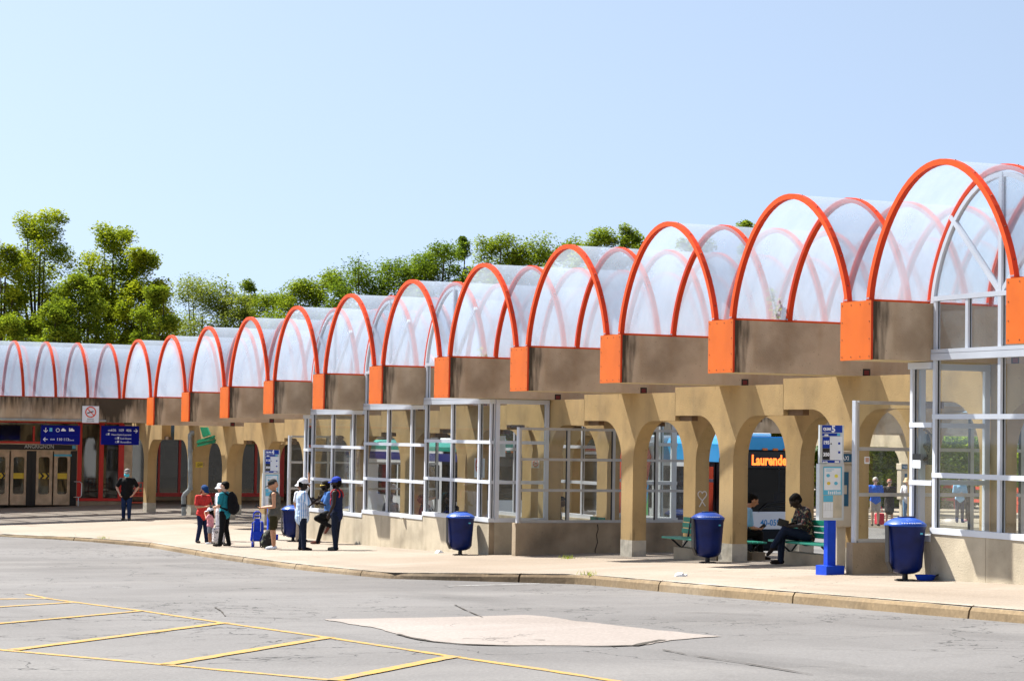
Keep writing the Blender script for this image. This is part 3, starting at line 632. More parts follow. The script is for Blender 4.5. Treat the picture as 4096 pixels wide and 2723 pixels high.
# ------------------------------------------------------------------ wind screens
def screen(label, X, y0, ys, zs, cap_white=True):
    z0, z1 = zs[0], zs[-1]; t = thing('wind_screen', label, 'glass screen', (X*S, y0*S, g(X*S, y0*S)), 'glass wind screens across the platform')
    fr = B(); x0, x1 = X*S-.035, X*S+.035
    for i, y in enumerate(ys):
        if i == 0: fr.box((x0-.02, y*S-.0, z1*S-.05), (x1+.012, y*S+.04, z0*S+.03), 'white_metal'); fr.box((x0, y*S+.041, z1*S), (x1+.006, y*S+.085, z0*S), 'grey_metal')
        else: fr.box((x0, y*S-.035, z1*S), (x1+.006, y*S+.035, z0*S), 'grey_metal'); fr.box((x0+.01, y*S-.046, z1*S), (x1-.005, y*S-.036, z0*S), 'gasket')
    for z in zs: fr.box((x0+.004, ys[0]*S+.085, z*S-.03), (x1+.002, ys[-1]*S, z*S+.03), 'grey_metal')
    fr.obj('frame', t)
    p = B(); p.add([(X*S, ys[0]*S+.1, z1*S), (X*S, ys[-1]*S, z1*S), (X*S, ys[-1]*S, z0*S), (X*S, ys[0]*S+.1, z0*S)], [(0, 1, 2, 3)], 'pane'); p.obj('pane', t)
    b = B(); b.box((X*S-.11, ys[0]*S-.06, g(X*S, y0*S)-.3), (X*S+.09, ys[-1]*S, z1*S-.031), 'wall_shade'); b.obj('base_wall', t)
    if X > 7 and X < 8:
        b = B(); X_ = X*S+.0925
        q = [(0, 0), (.02, -.12), (-.02, -.25), (.01, -.42), (-.05, -.6), (-.04, -.78)]
        b.tube([(X_, .885*S*.9+.0+a-.12, z1*S-.06+c_) for a, c_ in q], .011, 'stain', 5); b.obj('crack', t)
    return t
screen('glass wind screen on a cracked concrete base, right of the long glazed booth', 7.31, .305, [.305, .60, .87, 1.13, 1.38], [.031, -.13, -.293, -.457])
screen('glass wind screen with white end post behind the payphone and recycling bin', 10.49, .32, [.32, .60, .88, 1.13, 1.38], [.146, -.037, -.217, -.398])
screen('glass wind screen with white end post behind the hidden person beside the far bin', 3.56, .285, [.285, .57, .85, 1.12, 1.38], [-.036, -.212, -.39, -.55])
# ------------------------------------------------------------------ station wing at the left
WX = .1*S; t = thing('gutter_beam', 'long dark stained concrete beam above the blue hanging signs at far left', 'beam', (0, 0, .05*S), None)
b = B(); b.box((-WX, -4.2*S, .05*S), (WX, 9.5*S, .245*S), 'beam_top', {'-z': 'soffit'}); b.obj('beam_body', t)
t = tag(None or B().tube([(WX+.05, -4.2*S, .062*S), (WX+.05, -.14*S, .062*S)], .028, 'pipe', 8).obj('service_pipe'), 'thin grey pipe running along the foot of the dark beam at far left', 'pipe')
DX = -2.4*S
t = thing('station_building', 'low station building with beige doors and red framed windows under the vault at far left', 'building', (DX, 0, g(DX, 0)))
zc = .058*S
def W(px, py, X=DX): p = onX(px, py, X); return p.y, p.z
def rect(b, X, a, c, m, th=.06, dx=0):     # a rectangle given by two corners of the photo on the wall plane X
    (y0, z0), (y1, z1) = a, c
    b.box((X-th+dx, min(y0, y1), min(z0, z1)), (X+dx, max(y0, y1), max(z0, z1)), m)
def zA(x, y): return W(x/3.565, 1620+y/3.565)
def zB(x, y): return W(340+x/3.733, 1680+y/3.733)
b = B(); b.box((-9*S, -8*S, .055*S), (-1.95*S, 9*S, .245*S), 'beam', {'-z': 'soffit'}); b.box((-1.1*S, -8*S, .06*S), (-.9*S, 9*S, .24*S), 'beam', {'-z': 'soffit'}); b.obj('roof', t)
gl0 = g(DX, -2)-.1
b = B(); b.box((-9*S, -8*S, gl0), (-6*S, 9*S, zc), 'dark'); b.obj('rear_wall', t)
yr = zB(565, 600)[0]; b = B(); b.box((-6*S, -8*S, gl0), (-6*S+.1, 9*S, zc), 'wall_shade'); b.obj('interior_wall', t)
b = B(); rect(b, DX, zB(568, 60), zB(690, 1262), 'door_stone', .5); b.obj('corner_pillar', t)
# doorway
bl = zA(0, 1422)[1]
(ya0, zt0) = zA(0, 560); yl = -8*S; zh0 = zA(0, 630)[1]
b = B(); b.box((DX-.1, yl, zh0-.05), (DX+.02, zA(1110, 600)[0], zh0), 'door_stone'); b.box((DX-.1, yl, zA(0, 538)[1]-.045), (DX+.02, zA(1110, 600)[0], zA(0, 538)[1]), 'door_stone')
rect(b, DX, zA(1082, 560), zA(1108, 1425), 'door_stone', .12, .02); b.obj('door_frame', t)
b = B(); b.box((DX-.08, yl, zh0), (DX+.03, zA(1080, 600)[0], zA(0, 563)[1]), 'black'); sb = b.obj('name_band', t)
y_, z_ = zA(345, 612); text('ANGRIGNON', 'station_name', .225, (DX+.033, y_, z_), (0, 1, 0), (0, 0, 1), 'frame_grey', sb, sx=.86)
b = B(); rect(b, DX, zA(1028, 572), zA(1076, 622), 'poster', .02, .035); b.obj('blue_pictogram', sb)
for i, (x0, x1, wx0, wx1) in enumerate([(-640, -390, -560, -440), (-385, -140, -330, -180), (-110, 138, -70, 80), (140, 384, 182, 350), (502, 755, 542, 710), (757, 1008, 812, 966)]):
    b = B(); (y0, z0), (y1, z1) = zA(x0, 1420), zA(x1, 650); (u0, v0), (u1, v1) = zA(wx0, 1268), zA(wx1, 738)
    X0, X1 = DX-.06, DX+.01
    for a_, c_ in (((y0, z0), (y1-.006, v0)), ((y0, v1), (y1-.006, z1)), ((y0, v0), (u0, v1)), ((u1, v0), (y1-.006, v1))): b.box((X0, a_[0], a_[1]), (X1, c_[0], c_[1]), 'door_stone')
    r_ = .09                                   # rounded window corners
    for cy, cz, sy, sz in ((u0, v0, 1, 1), (u1, v0, -1, 1), (u1, v1, -1, -1), (u0, v1, 1, -1)):
        P = [(cy, cz)]+[(cy+sy*r_*(1-sin(pi/2*q/5)), cz+sz*r_*(1-cos(pi/2*q/5))) for q in range(6)]
        b.prism(P, 'x', X0+.002, X1-.002, 'door_stone')
    d_ = b.obj('door', t)
    b = B(); b.box((DX-.05, u0, v0), (DX-.04, u1, v1), 'shop_pane'); b.obj('pane', d_)
    va, vb = zA(0, 1045)[1], zA(0, 965)[1]; b = B(); b.box((DX-.039, u0, va), (DX-.034, u1, vb), 'yellow')
    if i % 2 == 0:
        h_ = vb-va
        for q in (.12, .62):
            c_ = u0+(u1-u0)*q; w_ = (u1-u0)*.22
            b.prism([(c_, va), (c_+w_, va), (c_+w_*2, va+h_/2), (c_+w_, vb), (c_, vb), (c_+w_, va+h_/2)], 'x', DX-.0335, DX-.03, 'black')
    b.obj('warning_band', d_)
for x0, x1 in ((386, 436), (450, 500), (1012, 1080), (-139, -112), (-420, -388)): b = B(); rect(b, DX, zA(x0, 650), zA(x1, 1432), 'black', .05, .03); b.obj('door_post', t)
b = B(); rect(b, DX, zA(768, 697), zA(1020, 730), 'poster', .02, .035); b.obj('blue_notice', t)
for a_, c_ in ((zA(285, 860), zA(345, 960)), (zA(900, 735), zA(968, 960))): b = B(); rect(b, DX-.3, a_, c_, 'poster_white', .02); b.obj('notice', t)
b = B(); b.box((DX-.06, yl, zA(0, 540)[1]), (DX+.035, zA(1110, 500)[0], zA(0, 512)[1]), 'red'); rect(b, DX, zA(470, 300), zA(494, 512), 'red', .06, .03); b.box((DX-.06, yl, zc-.07), (DX+.03, yr, zc), 'red')
b.obj('transom_frame', t)
b = B(); b.box((DX-.03, yl, zA(0, 512)[1]), (DX-.02, zA(1110, 500)[0], zc-.07), 'shop_pane'); b.obj('transom_pane', t)
zb_ = zB(200, 1205)[1]
b = B()
for a_, c_ in ((zA(1108, 500), zA(1150, 1330)), (zB(222, 100), zB(262, 1190)), (zB(505, 360), zB(566, 1200))):
    b.box((DX-.06, a_[0], zb_), (DX+.03, c_[0], zc-.07), 'red')
b.box((DX-.055, zA(1110, 500)[0], zb_), (DX+.025, yr, zb_+.11), 'red'); b.obj('window_frame', t)
b = B(); b.box((DX-.03, zA(1110, 500)[0], zb_), (DX-.02, yr, zc-.07), 'shop_pane'); b.obj('window_pane', t)
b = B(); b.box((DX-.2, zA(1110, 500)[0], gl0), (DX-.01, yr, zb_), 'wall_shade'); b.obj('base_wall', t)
# second window wall, set back
X2 = -3.6*S
def zC(x, y): return W(640+x/3.733, 1680+y/3.733, X2)
def zD(x, y): return W(950+x/3.016, 1680+y/3.016, X2)
y0 = W(340+680/3.733, 1900, X2)[0]; y1 = zD(560, 900)[0]; zb2 = zC(300, 1138)[1]; zt2 = zc-.02
b = B(); b.box((X2-.06, y0, zb2), (X2+.03, y1, zb2+.16), 'red')
for a_, c_ in ((-26, 2), (278, 312), (655, 690)): b.box((X2-.055, zC(a_, 500)[0], zb2), (X2+.034, zC(c_, 500)[0], zt2), 'red')
for a_, c_ in ((206, 236), (498, 562)): b.box((X2-.055, zD(a_, 500)[0], zb2), (X2+.034, zD(c_, 500)[0], zt2), 'red')
b.obj('window_frame', t)
b = B(); b.box((X2-.03, y0, zb2), (X2-.02, y1, zt2), 'shop_pane'); b.obj('window_pane', t)
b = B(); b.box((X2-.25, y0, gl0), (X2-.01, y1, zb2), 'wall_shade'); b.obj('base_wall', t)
# white box added behind the pane for the bus mirrored there
b = B(); (ya_, za_), (yb_, zb3_) = W(640+5/3.733, 1680+850/3.733, X2-.6), W(640+415/3.733, 1680+320/3.733, X2-.6)
b.bbox((X2-.9, ya_, za_), (X2-.6, yb_, zb3_), 'bus_white', .12)
(yc_, zc_), (yd_, zd_) = W(640+70/3.733, 1680+570/3.733, X2-.58), W(640+265/3.733, 1680+385/3.733, X2-.58); b.box((X2-.6, yc_, zc_), (X2-.58, yd_, zd_), 'black')
tag(b.obj('bus_reflection'), 'white box standing for a bus mirrored in the red framed window', 'bus_reflection')
# hanging signs, no smoking sign, handrail, downpipe, green panels
def hang_sign(label, x0, x1, yt, yb, build):
    p, q = onX(x0, yb, 0), onX(x1, yt, 0); t = thing('hanging_sign', label, 'sign', (0, (p.y+q.y)/2, q.z), 'blue signs hanging under the beam')
    b = B(); b.bbox((-.06, p.y, p.z), (.06, q.y, q.z), 'sign_deep', .012); b.obj('sign_panel', t)
    b = B()
    for f in (.12, .88):
        y_ = p.y+(q.y-p.y)*f; b.tube([(0, y_, q.z-.02), (0, y_, .05*S+.01)], .012, 'dark', 6)
    b.obj('hanger', t); build(t, p, q)
def s1(t, p, q):
    w_, h_ = q.y-p.y, q.z-p.z; X_ = .064; P = lambda u, v: (X_, p.y+w_*u, p.z+h_*v)
    tx = lambda s_, u, v, z, m='sign_text': text(s_, 'sign_text', z, P(u, v), (0, 1, 0), (0, 0, 1), m, t)
    b = B()
    def arrow(u, v, l_, dy, dz):
        c_ = Vector(P(u, v)); d = Vector((0, dy, dz)); n_ = Vector((0, -dz, dy)); a_ = c_-d*l_*.5; e_ = c_+d*l_*.5
        b = B(); b.tube([a_, e_], .016, 'sign_text', 5); b.tube([e_-d*l_*.45+n_*l_*.42, e_, e_-d*l_*.45-n_*l_*.42], .016, 'sign_text', 5); b.obj('arrow', t)
    arrow(.11, .75, .16, 0, -1); arrow(.11, .26, .16, -1, 0)
    b = B(); y_, z_ = P(.205, .67)[1:]; b.box((X_-.002, y_, z_), (X_+.002, y_+.10, z_+.13), 'poster'); b.obj('metro_symbol', t); b = B()
    y_, z_ = P(.42, .75)[1:]; b.tube([(X_, y_+.06*cos(a*pi/8), z_+.06*sin(a*pi/8)) for a in range(17)], .010, 'sign_text', 5); b.obj('parking_symbol', t)
    for u in (.56, .78):
        b = B(); y_, z_ = P(u, .70)[1:]; b.prism([(y_-.07, z_), (y_+.09, z_), (y_+.09, z_+.05), (y_+.05, z_+.06), (y_+.03, z_+.10), (y_-.03, z_+.10), (y_-.05, z_+.06), (y_-.07, z_+.05)], 'x', X_-.002, X_+.002, 'sign_text'); b.obj('car_symbol', t)
    b = B(); y_, z_ = P(.71, .69)[1:]; b.box((X_-.002, y_, z_), (X_+.002, y_+.035, z_+.12), 'sign_text'); b.obj('person_symbol', t); b = B()
    b.box((X_-.003, p.y+w_*.06, p.z+h_*.495), (X_+.001, p.y+w_*.93, p.z+h_*.505), 'sign_blue'); b.obj('divider', t)
    tx('stm', .23, .22, .11); tx('110', .39, .20, .14); tx('113', .565, .20, .14); tx('Ouest', .70, .20, .08)
def s2(t, p, q):
    w_, h_ = q.y-p.y, q.z-p.z; X_ = .064; P = lambda u, v: (X_, p.y+w_*u, p.z+h_*v)
    tx = lambda s_, u, v, z, al='RIGHT': text(s_, 'sign_text', z, P(u, v), (0, 1, 0), (0, 0, 1), 'sign_text', t, al)
    tx('stm', .28, .71, .11); tx('106  109  406', .79, .70, .135); tx('CIT  Haut-Saint-Laurent', .79, .49, .095); tx('CIT  Sud-Ouest', .79, .29, .095); tx('CIT  Roussillon', .79, .10, .095)
    b = B(); c_ = Vector(P(.90, .74)); b.tube([c_-Vector((0, .07, 0)), c_+Vector((0, .07, 0))], .016, 'sign_text', 5); b.tube([c_+Vector((0, .0, .07)), c_+Vector((0, .07, 0)), c_+Vector((0, 0, -.07))], .016, 'sign_text', 5); b.obj('arrow', t)
    for v, u in ((.5, .16), (.3, .42), (.11, .42)): b = B(); y_, z_ = P(u, v)[1:]; b.box((X_-.002, y_, z_), (X_+.002, y_+.06, z_+.08), 'sign_text'); b.obj('bus_symbol', t)
hang_sign('blue hanging sign with arrows and pictograms above the station doors', 0+580/3.565, 1140/3.565, 1620+292/3.565, 1620+556/3.565, s1)
hang_sign('blue hanging sign reading 106 109 406 beside the first arch pillar', 340+240/3.733, 340+806/3.733, 1680+88/3.733, 1680+364/3.733, s2)
def nosmoke(name, label, P0, Rv, w_, h_, ring=.3, col='mural_red', plate=True):
    "white no-smoking plate: centre P0, right vector Rv"
    Rv = Vector(Rv).normalized(); Nn = Rv.cross(Vector((0, 0, 1))); t = thing(name, label, 'sign', P0); P0 = Vector(P0)
    b = B(); c_ = [P0+Rv*(sx*w_/2)+Vector((0, 0, sz*h_/2)) for sx, sz in ((-1, -1), (1, -1), (1, 1), (-1, 1))]; d_ = [v+Nn*.012 for v in c_]
    b.add(c_+d_, [(3, 2, 1, 0), (4, 5, 6, 7)]+[(i, (i+1) % 4, 4+(i+1) % 4, 4+i) for i in range(4)], 'sign_white' if plate else 'pane'); b.obj('sign_plate', t)
    b = B(); c0 = P0+Vector((0, 0, h_*.14))+Nn*.016; r_ = w_*ring
    b.tube([c0+Rv*(r_*cos(a*pi/12))+Vector((0, 0, r_*sin(a*pi/12))) for a in range(25)], w_*.035, col, 5)
    b.tube([c0+(Rv*-1+Vector((0, 0, 1)))*r_*.7, c0+(Rv-Vector((0, 0, 1)))*r_*.7], w_*.03, col, 5); b.obj('prohibition_ring', t)
    b = B(); b.tube([c0-Rv*r_*.7-Vector((0, 0, r_*.25)), c0+Rv*r_*.55-Vector((0, 0, -r_*.15))], w_*.03, 'black', 5); b.obj('cigarette', t)
    text('DÉFENSE', 'sign_text', h_*.10, P0-Vector((0, 0, h_*.32))+Nn*.014, Rv, (0, 0, 1), 'black', t, 'CENTER'); text('DE FUMER', 'sign_text', h_*.10, P0-Vector((0, 0, h_*.44))+Nn*.014, Rv, (0, 0, 1), 'black', t, 'CENTER')
p, q = onX(328, 1690, WX+.09), onX(396, 1624, WX+.09)
nosmoke('no_smoking_sign', 'white no smoking sign on the dark beam at far left', ((p+q)/2), (0, 1, 0), q.y-p.y, q.z-p.z)
X_ = DX+.25; zf = g(X_, .8); a_ = W(1090/3.565, 1620+1090/3.565, X_); c_ = W(1165/3.565, 1620+1090/3.565, X_)
b = B(); b.tube([(X_, a_[0]-.1, a_[1]), (X_, c_[0]-.08, a_[1]), (X_, c_[0], a_[1]-.06), (X_, c_[0], a_[1]-.55), (X_, c_[0]-.05, a_[1]-.62), (X_, a_[0]-.1, a_[1]-.62)], .022, 'steel', 8); b.tube([(X_, c_[0]-.12, a_[1]-.62), (X_, c_[0]-.12, zf)], .022, 'steel', 8)
tag(b.obj('handrail'), 'short bent steel handrail beside the station doors', 'handrail')
P0 = onG(640+355/3.733, 1680+1420/3.733); Xp = P0.x
def pC(x, y): return onX(640+x/3.733, 1680+y/3.733, Xp)
t = thing('downpipe', 'grey kinked downpipe running down in front of the pillar with yellow notice', 'downpipe', P0)
b = B(); b.tube([pC(640, 205), pC(520, 190), pC(470, 190), pC(450, 215), pC(452, 1000), pC(430, 1050), pC(370, 1105), pC(352, 1140), P0], .085, 'pipe', 10); b.obj('pipe_run', t)
for y_ in (450, 1020, 1270):
    c_ = pC(452 if y_ < 1100 else 353, y_); b = B(); b.lathe([(.10, -.05), (.10, .05)], c_, 'dark' if y_ == 1270 else 'pipe', 12); b.obj('pipe_collar', t)
t = thing('damaged_panel', 'bent green metal panels hanging beside the pillar near the grey downpipe', 'metal panel', pC(640, 250)); Xq = Xp+.6
def pQ(x, y, X=0): p_ = onY(640+x/3.733, 1680+y/3.733, 2.35); return p_+Vector((X, -X, 0))
b = B(); c_ = [pQ(595, 105), pQ(700, 105), pQ(745, 215), pQ(640, 255)]; d_ = [v+Vector((0, .05, 0)) for v in c_]
b.add(c_+d_, [(0, 1, 2, 3), (7, 6, 5, 4)]+[(i, (i+1) % 4, 4+(i+1) % 4, 4+i) for i in range(4)], 'gutter_green'); b.obj('upper_strip', t)
b = B()
for i in range(4):
    f = i/4; f2 = (i+.86)/4; L0, L1, R0, R1 = pQ(530+10*f, 300+100*f, -.08), pQ(530+10*f2, 300+100*f2, -.08), pQ(795+25*f, 225+115*f, -.04), pQ(795+25*f2, 225+115*f2, -.04)
    o_ = Vector((0, -.03 if i % 2 else 0, 0)); c_ = [L1+o_, R1+o_, R0+o_, L0+o_]; d_ = [v+Vector((0, .04, 0)) for v in c_]
    b.add(c_+d_, [(0, 1, 2, 3), (7, 6, 5, 4)]+[(k_, (k_+1) % 4, 4+(k_+1) % 4, 4+k_) for k_ in range(4)], 'gutter_green')
b.obj('slatted_panel', t)
Xr = .039*S+.006; p, q = onX(640+530/3.733, 1680+705/3.733, Xr), onX(640+640/3.733, 1680+622/3.733, Xr)
b = B(); b.box((Xr, p.y, p.z), (Xr+.01, q.y, q.z), 'yellow_sign'); yn = thing('notice', 'small yellow notice on the pillar behind the grey downpipe', 'notice', (Xr, p.y, p.z)); b.obj('notice_plate', yn)
text('QUAI 3', 'notice_text', .15, (Xr+.013, p.y+.06, p.z+.06), (0, 1, 0), (0, 0, 1), 'black', yn, sx=.55)
# shopping cart by the window
pc = onG(340+800/3.733, 1680+1245/3.733); pc = Vector((-7.2, 2.55, g(-7.2, 2.5))); t = thing('shopping_cart', 'red shopping cart parked under the window behind the man in black', 'shopping cart', pc)
b = B(); x, y, z = pc
for i in range(7):
    f = i/6; b.tube([(x-.25, y-.45+.9*f, z+.45), (x-.25, y-.45+.9*f, z+.98), ], .010, 'rail_red', 5); b.tube([(x+.25, y-.45+.9*f, z+.45), (x+.25, y-.45+.9*f, z+.98)], .010, 'rail_red', 5)
for h_ in (.45, .6, .75, .98): b.tube([(x-.25, y-.45, z+h_), (x+.25, y-.45, z+h_), (x+.25, y+.45, z+h_), (x-.25, y+.45, z+h_), (x-.25, y-.45, z+h_)], .014, 'rail_red', 5)
b.obj('basket', t)
b = B(); b.tube([(x-.25, y-.4, z+.2), (x+.25, y-.4, z+.2), (x+.25, y+.45, z+.2), (x-.25, y+.45, z+.2), (x-.25, y-.4, z+.2)], .016, 'rail_red', 5)
for sx in (-.25, .25): b.tube([(x+sx, y+.45, z+.2), (x+sx, y+.30, z+.45)], .016, 'rail_red', 5); b.tube([(x+sx, y-.4, z+.2), (x+sx, y-.45, z+.45)], .016, 'rail_red', 5)
b.obj('chassis', t)
for sx in (-.25, .25):
    for sy in (-.38, .42): b = B(); b.tube([(x+sx-.02, y+sy, z+.07), (x+sx+.02, y+sy, z+.07)], .07, 'tyre', 12); b.obj('wheel', t)
# ------------------------------------------------------------------ far platform across the loop
FY = 33.65-.612*S; FZ = .24
for k in range(-2, 1):
    t = thing('arch_pier', f'distant cream arch pier across the loop road, {ORD[1-k]} from the right', 'pier', ((k-.024)*S, PR[0]+FY, g(k*S, 3)), 'distant arch piers across the loop')
    kk = k; zk = ZK.get(k, -.02); ZK['t'] = .06
    zt = .07*S
    xl, xr = (k-.527)*S, (k+.476)*S; pl, pr = (k-.087)*S, (k+.039)*S; zb = zt-.137*S; n = 8
    A = [(pl-.205*S*(1-sin(pi/2*i/n)), zb-.21*S*(1-cos(pi/2*i/n))) for i in range(n+1)]; D = [(pr+.205*S*(1-sin(pi/2*i/n)), zb-.21*S*(1-cos(pi/2*i/n))) for i in range(n+1)][::-1]
    b = B(); b.prism([(xl, zt), (xl, zb)]+A+[(pl, -3.6), (pr, -3.6)]+D+[(xr, zb), (xr, zt)], 'y', PR[0]+FY, PR[0]+FY+.078*S, 'wall'); b.obj('pier_body', t)
    t2 = thing('gutter_beam', f'distant concrete beam across the loop road, {ORD[1-k]} from the right', 'beam', (k*S, FY, zt), 'distant beams across the loop')
    b = B(); b.box((k*S-BW, FY, zt), (k*S+BW, FY+1.66*S, zt+BH), 'beam', {'-z': 'soffit'}); b.obj('beam_body', t2)
b = B(); b.box((4.3, 28.5, -3.4), (40, 42, -3.10), 'sidewalk'); tag(b.obj('far_pavement'), kind='structure')
# red railing with planter on the far side
for i, (X0, X1, Y_) in enumerate(((-10, 4, 40.), (4.2, 20, 40.))):
    t = thing('railing', ['red two rail fence before the far shrubs, behind the waiting people', 'red two rail fence before the far shrubs, right of the waiting people'][i], 'railing', ((X0+X1)/2, Y_, -3.1), 'red railings on the far side')
    b = B()
    for h_ in (.45, 1.02): b.box((X0, Y_-.04, -3.1+h_-.07), (X1, Y_+.04, -3.1+h_+.07), 'rail_red')
    b.obj('rail', t)
    n = int((X1-X0)/2.3)
    for j in range(n+1): b = B(); x_ = X0+.1+(X1-X0-.2)*j/n; b.box((x_-.05, Y_-.03, -3.2), (x_+.05, Y_+.03, -1.98), 'rail_red'); b.obj('post', t)
t = thing('retaining_wall', 'pale concrete retaining wall below the far shrubs seen through the glass', 'wall', (-20, 24, -3.4))
b = B(); b.box((-70, 24, -3.8), (-6, 24.5, -1.9), 'wall'); b.box((-70.02, 23.94, -1.9), (-5.98, 24.56, -1.74), 'white_metal'); b.obj('wall_body', t)
b = B(); b.prism([(2.5, -3.3), (3.7, -3.3), (3.6, -2.2), (2.7, -2.2)], 'x', 10, 11.5, 'wall'); tag(b.obj('concrete_barrier'), 'short pale concrete barrier on the far pavement', 'barrier'); bpy.data.objects['concrete_barrier'].location = (-1.2, 33.5, 0)
# ------------------------------------------------------------------ recycling bins
def make_bin(P, label, sc=1.0):
    t = thing('recycling_bin', label, 'recycling bin', P, 'blue recycling bins on the platform'); x, y, z = P
    b = B(); n = 40; V = []
    prof = [(.06, .10), (.15, .115), (.225, .15), (.268, .22), (.28, .4), (.312, .81), (.325, .845), (.325, .88)]
    for r, h in prof:
        for j in range(n):
            a = 2*pi*j/n; rr_ = r*(1-.018*(j % 4 == 0)*(.2 < h < .8)); V.append((x+rr_*cos(a)*1.03, y+rr_*sin(a), z+h))
    k_ = len(prof); b.add(V, [(i*n+j, i*n+(j+1) % n, (i+1)*n+(j+1) % n, (i+1)*n+j) for i in range(k_-1) for j in range(n)], 'bin_blue', True); b.add(V, [tuple(range(n))[::-1], tuple(range((k_-1)*n, k_*n))], 'bin_blue'); b.obj('bin_body', t)
    b = B(); b.lathe([(.335, .866), (.339, .892), (.315, .912), (.25, .958), (.16, .992), (.06, 1.006), (.0, 1.007)], (x, y, z), 'bin_lid', 32)
    b.lathe([(.10, .985), (.115, .995), (.12, 1.012), (.10, 1.018)], (x, y+.02, z), 'bin_blue', 20, sx=.75, sy=1.35); l_ = b.obj('lid', t)
    b = B(); b.lathe([(.085, .985), (.088, 1.021), (.0, 1.022)], (x+.02, y+.02, z), 'black', 16, sx=.6, sy=1.5); b.obj('slot', l_)
    b = B()
    for i in range(9): a = -.75+i*.13; b.box((x+.30*cos(a)-.012, y+.30*sin(a)-.012, z+.912), (x+.30*cos(a)+.012, y+.30*sin(a)+.012, z+.926), 'sign_text')
    b.obj('lettering', l_)
    b = B(); b.prism([(y-.345, z+.88), (y-.355, z+.88), (y-.345, z+.3), (y-.27, z+.14), (y-.255, z+.15), (y-.325, z+.31)], 'x', x-.05, x+.05, 'dark'); b.obj('side_bracket', t)
    b = B(); b.lathe([(.05, .015), (.045, .11)], (x, y, z), 'black', 10)
    for a in (0, 1.57, 3.14, 4.71): b.box((x+.12*cos(a)-.05, y+.12*sin(a)-.05, z), (x+.12*cos(a)+.05, y+.12*sin(a)+.05, z+.018), 'black')
    b.obj('pedestal', t)
    b = B(); a0 = -.3
    for i in range(6): a = .25+i*.035; b.box((x+.312*cos(a), y+.312*sin(a)-.005, z+.74), (x+.318*cos(a), y+.312*sin(a)+.006, z+.77), 'poster')
    b.obj('sticker', t)
    return t
for (px, py), lb in (((3620, 2320), 'blue recycling bin beside the blue pan, nearest on the right'), ((2830, 2249), 'blue recycling bin before the pillar, left of the seated man in the floral shirt'), ((1862, 2214), 'blue recycling bin standing against the concrete base of the glass booth'), ((1172, 1246*K), 'blue recycling bin half hidden behind the man in the striped shirt')):
    P = onG(px, py)
    if px == 1862: P = Vector((29.95, .72, g(29.95, .72)))
    make_bin(P, lb)
P = onY(2712, 2033, 6.6); make_bin(Vector((P.x, 6.6, g(P.x, 3))), 'blue recycling bin seen through the glass screen, left of the chalk heart')
# pan on the ground
P = onG(*(3000+1100/1.5684, 1450+1366/1.5684)); t = thing('frying_pan', 'blue pan with black handle lying on the ground by the booth wall', 'pan', P)
b = B(); b.lathe([(.0, .004), (.11, .004), (.135, .02), (.165, .085), (.172, .09), (.158, .083), (.125, .024), (.0, .012)], P, 'post_blue', 28); b.obj('bowl', t)
b = B(); b.tube([P+Vector((.06, .15, .08)), P+Vector((.08, .22, .10)), P+Vector((.10, .38, .115))], .014, 'black', 8); b.obj('handle', t)
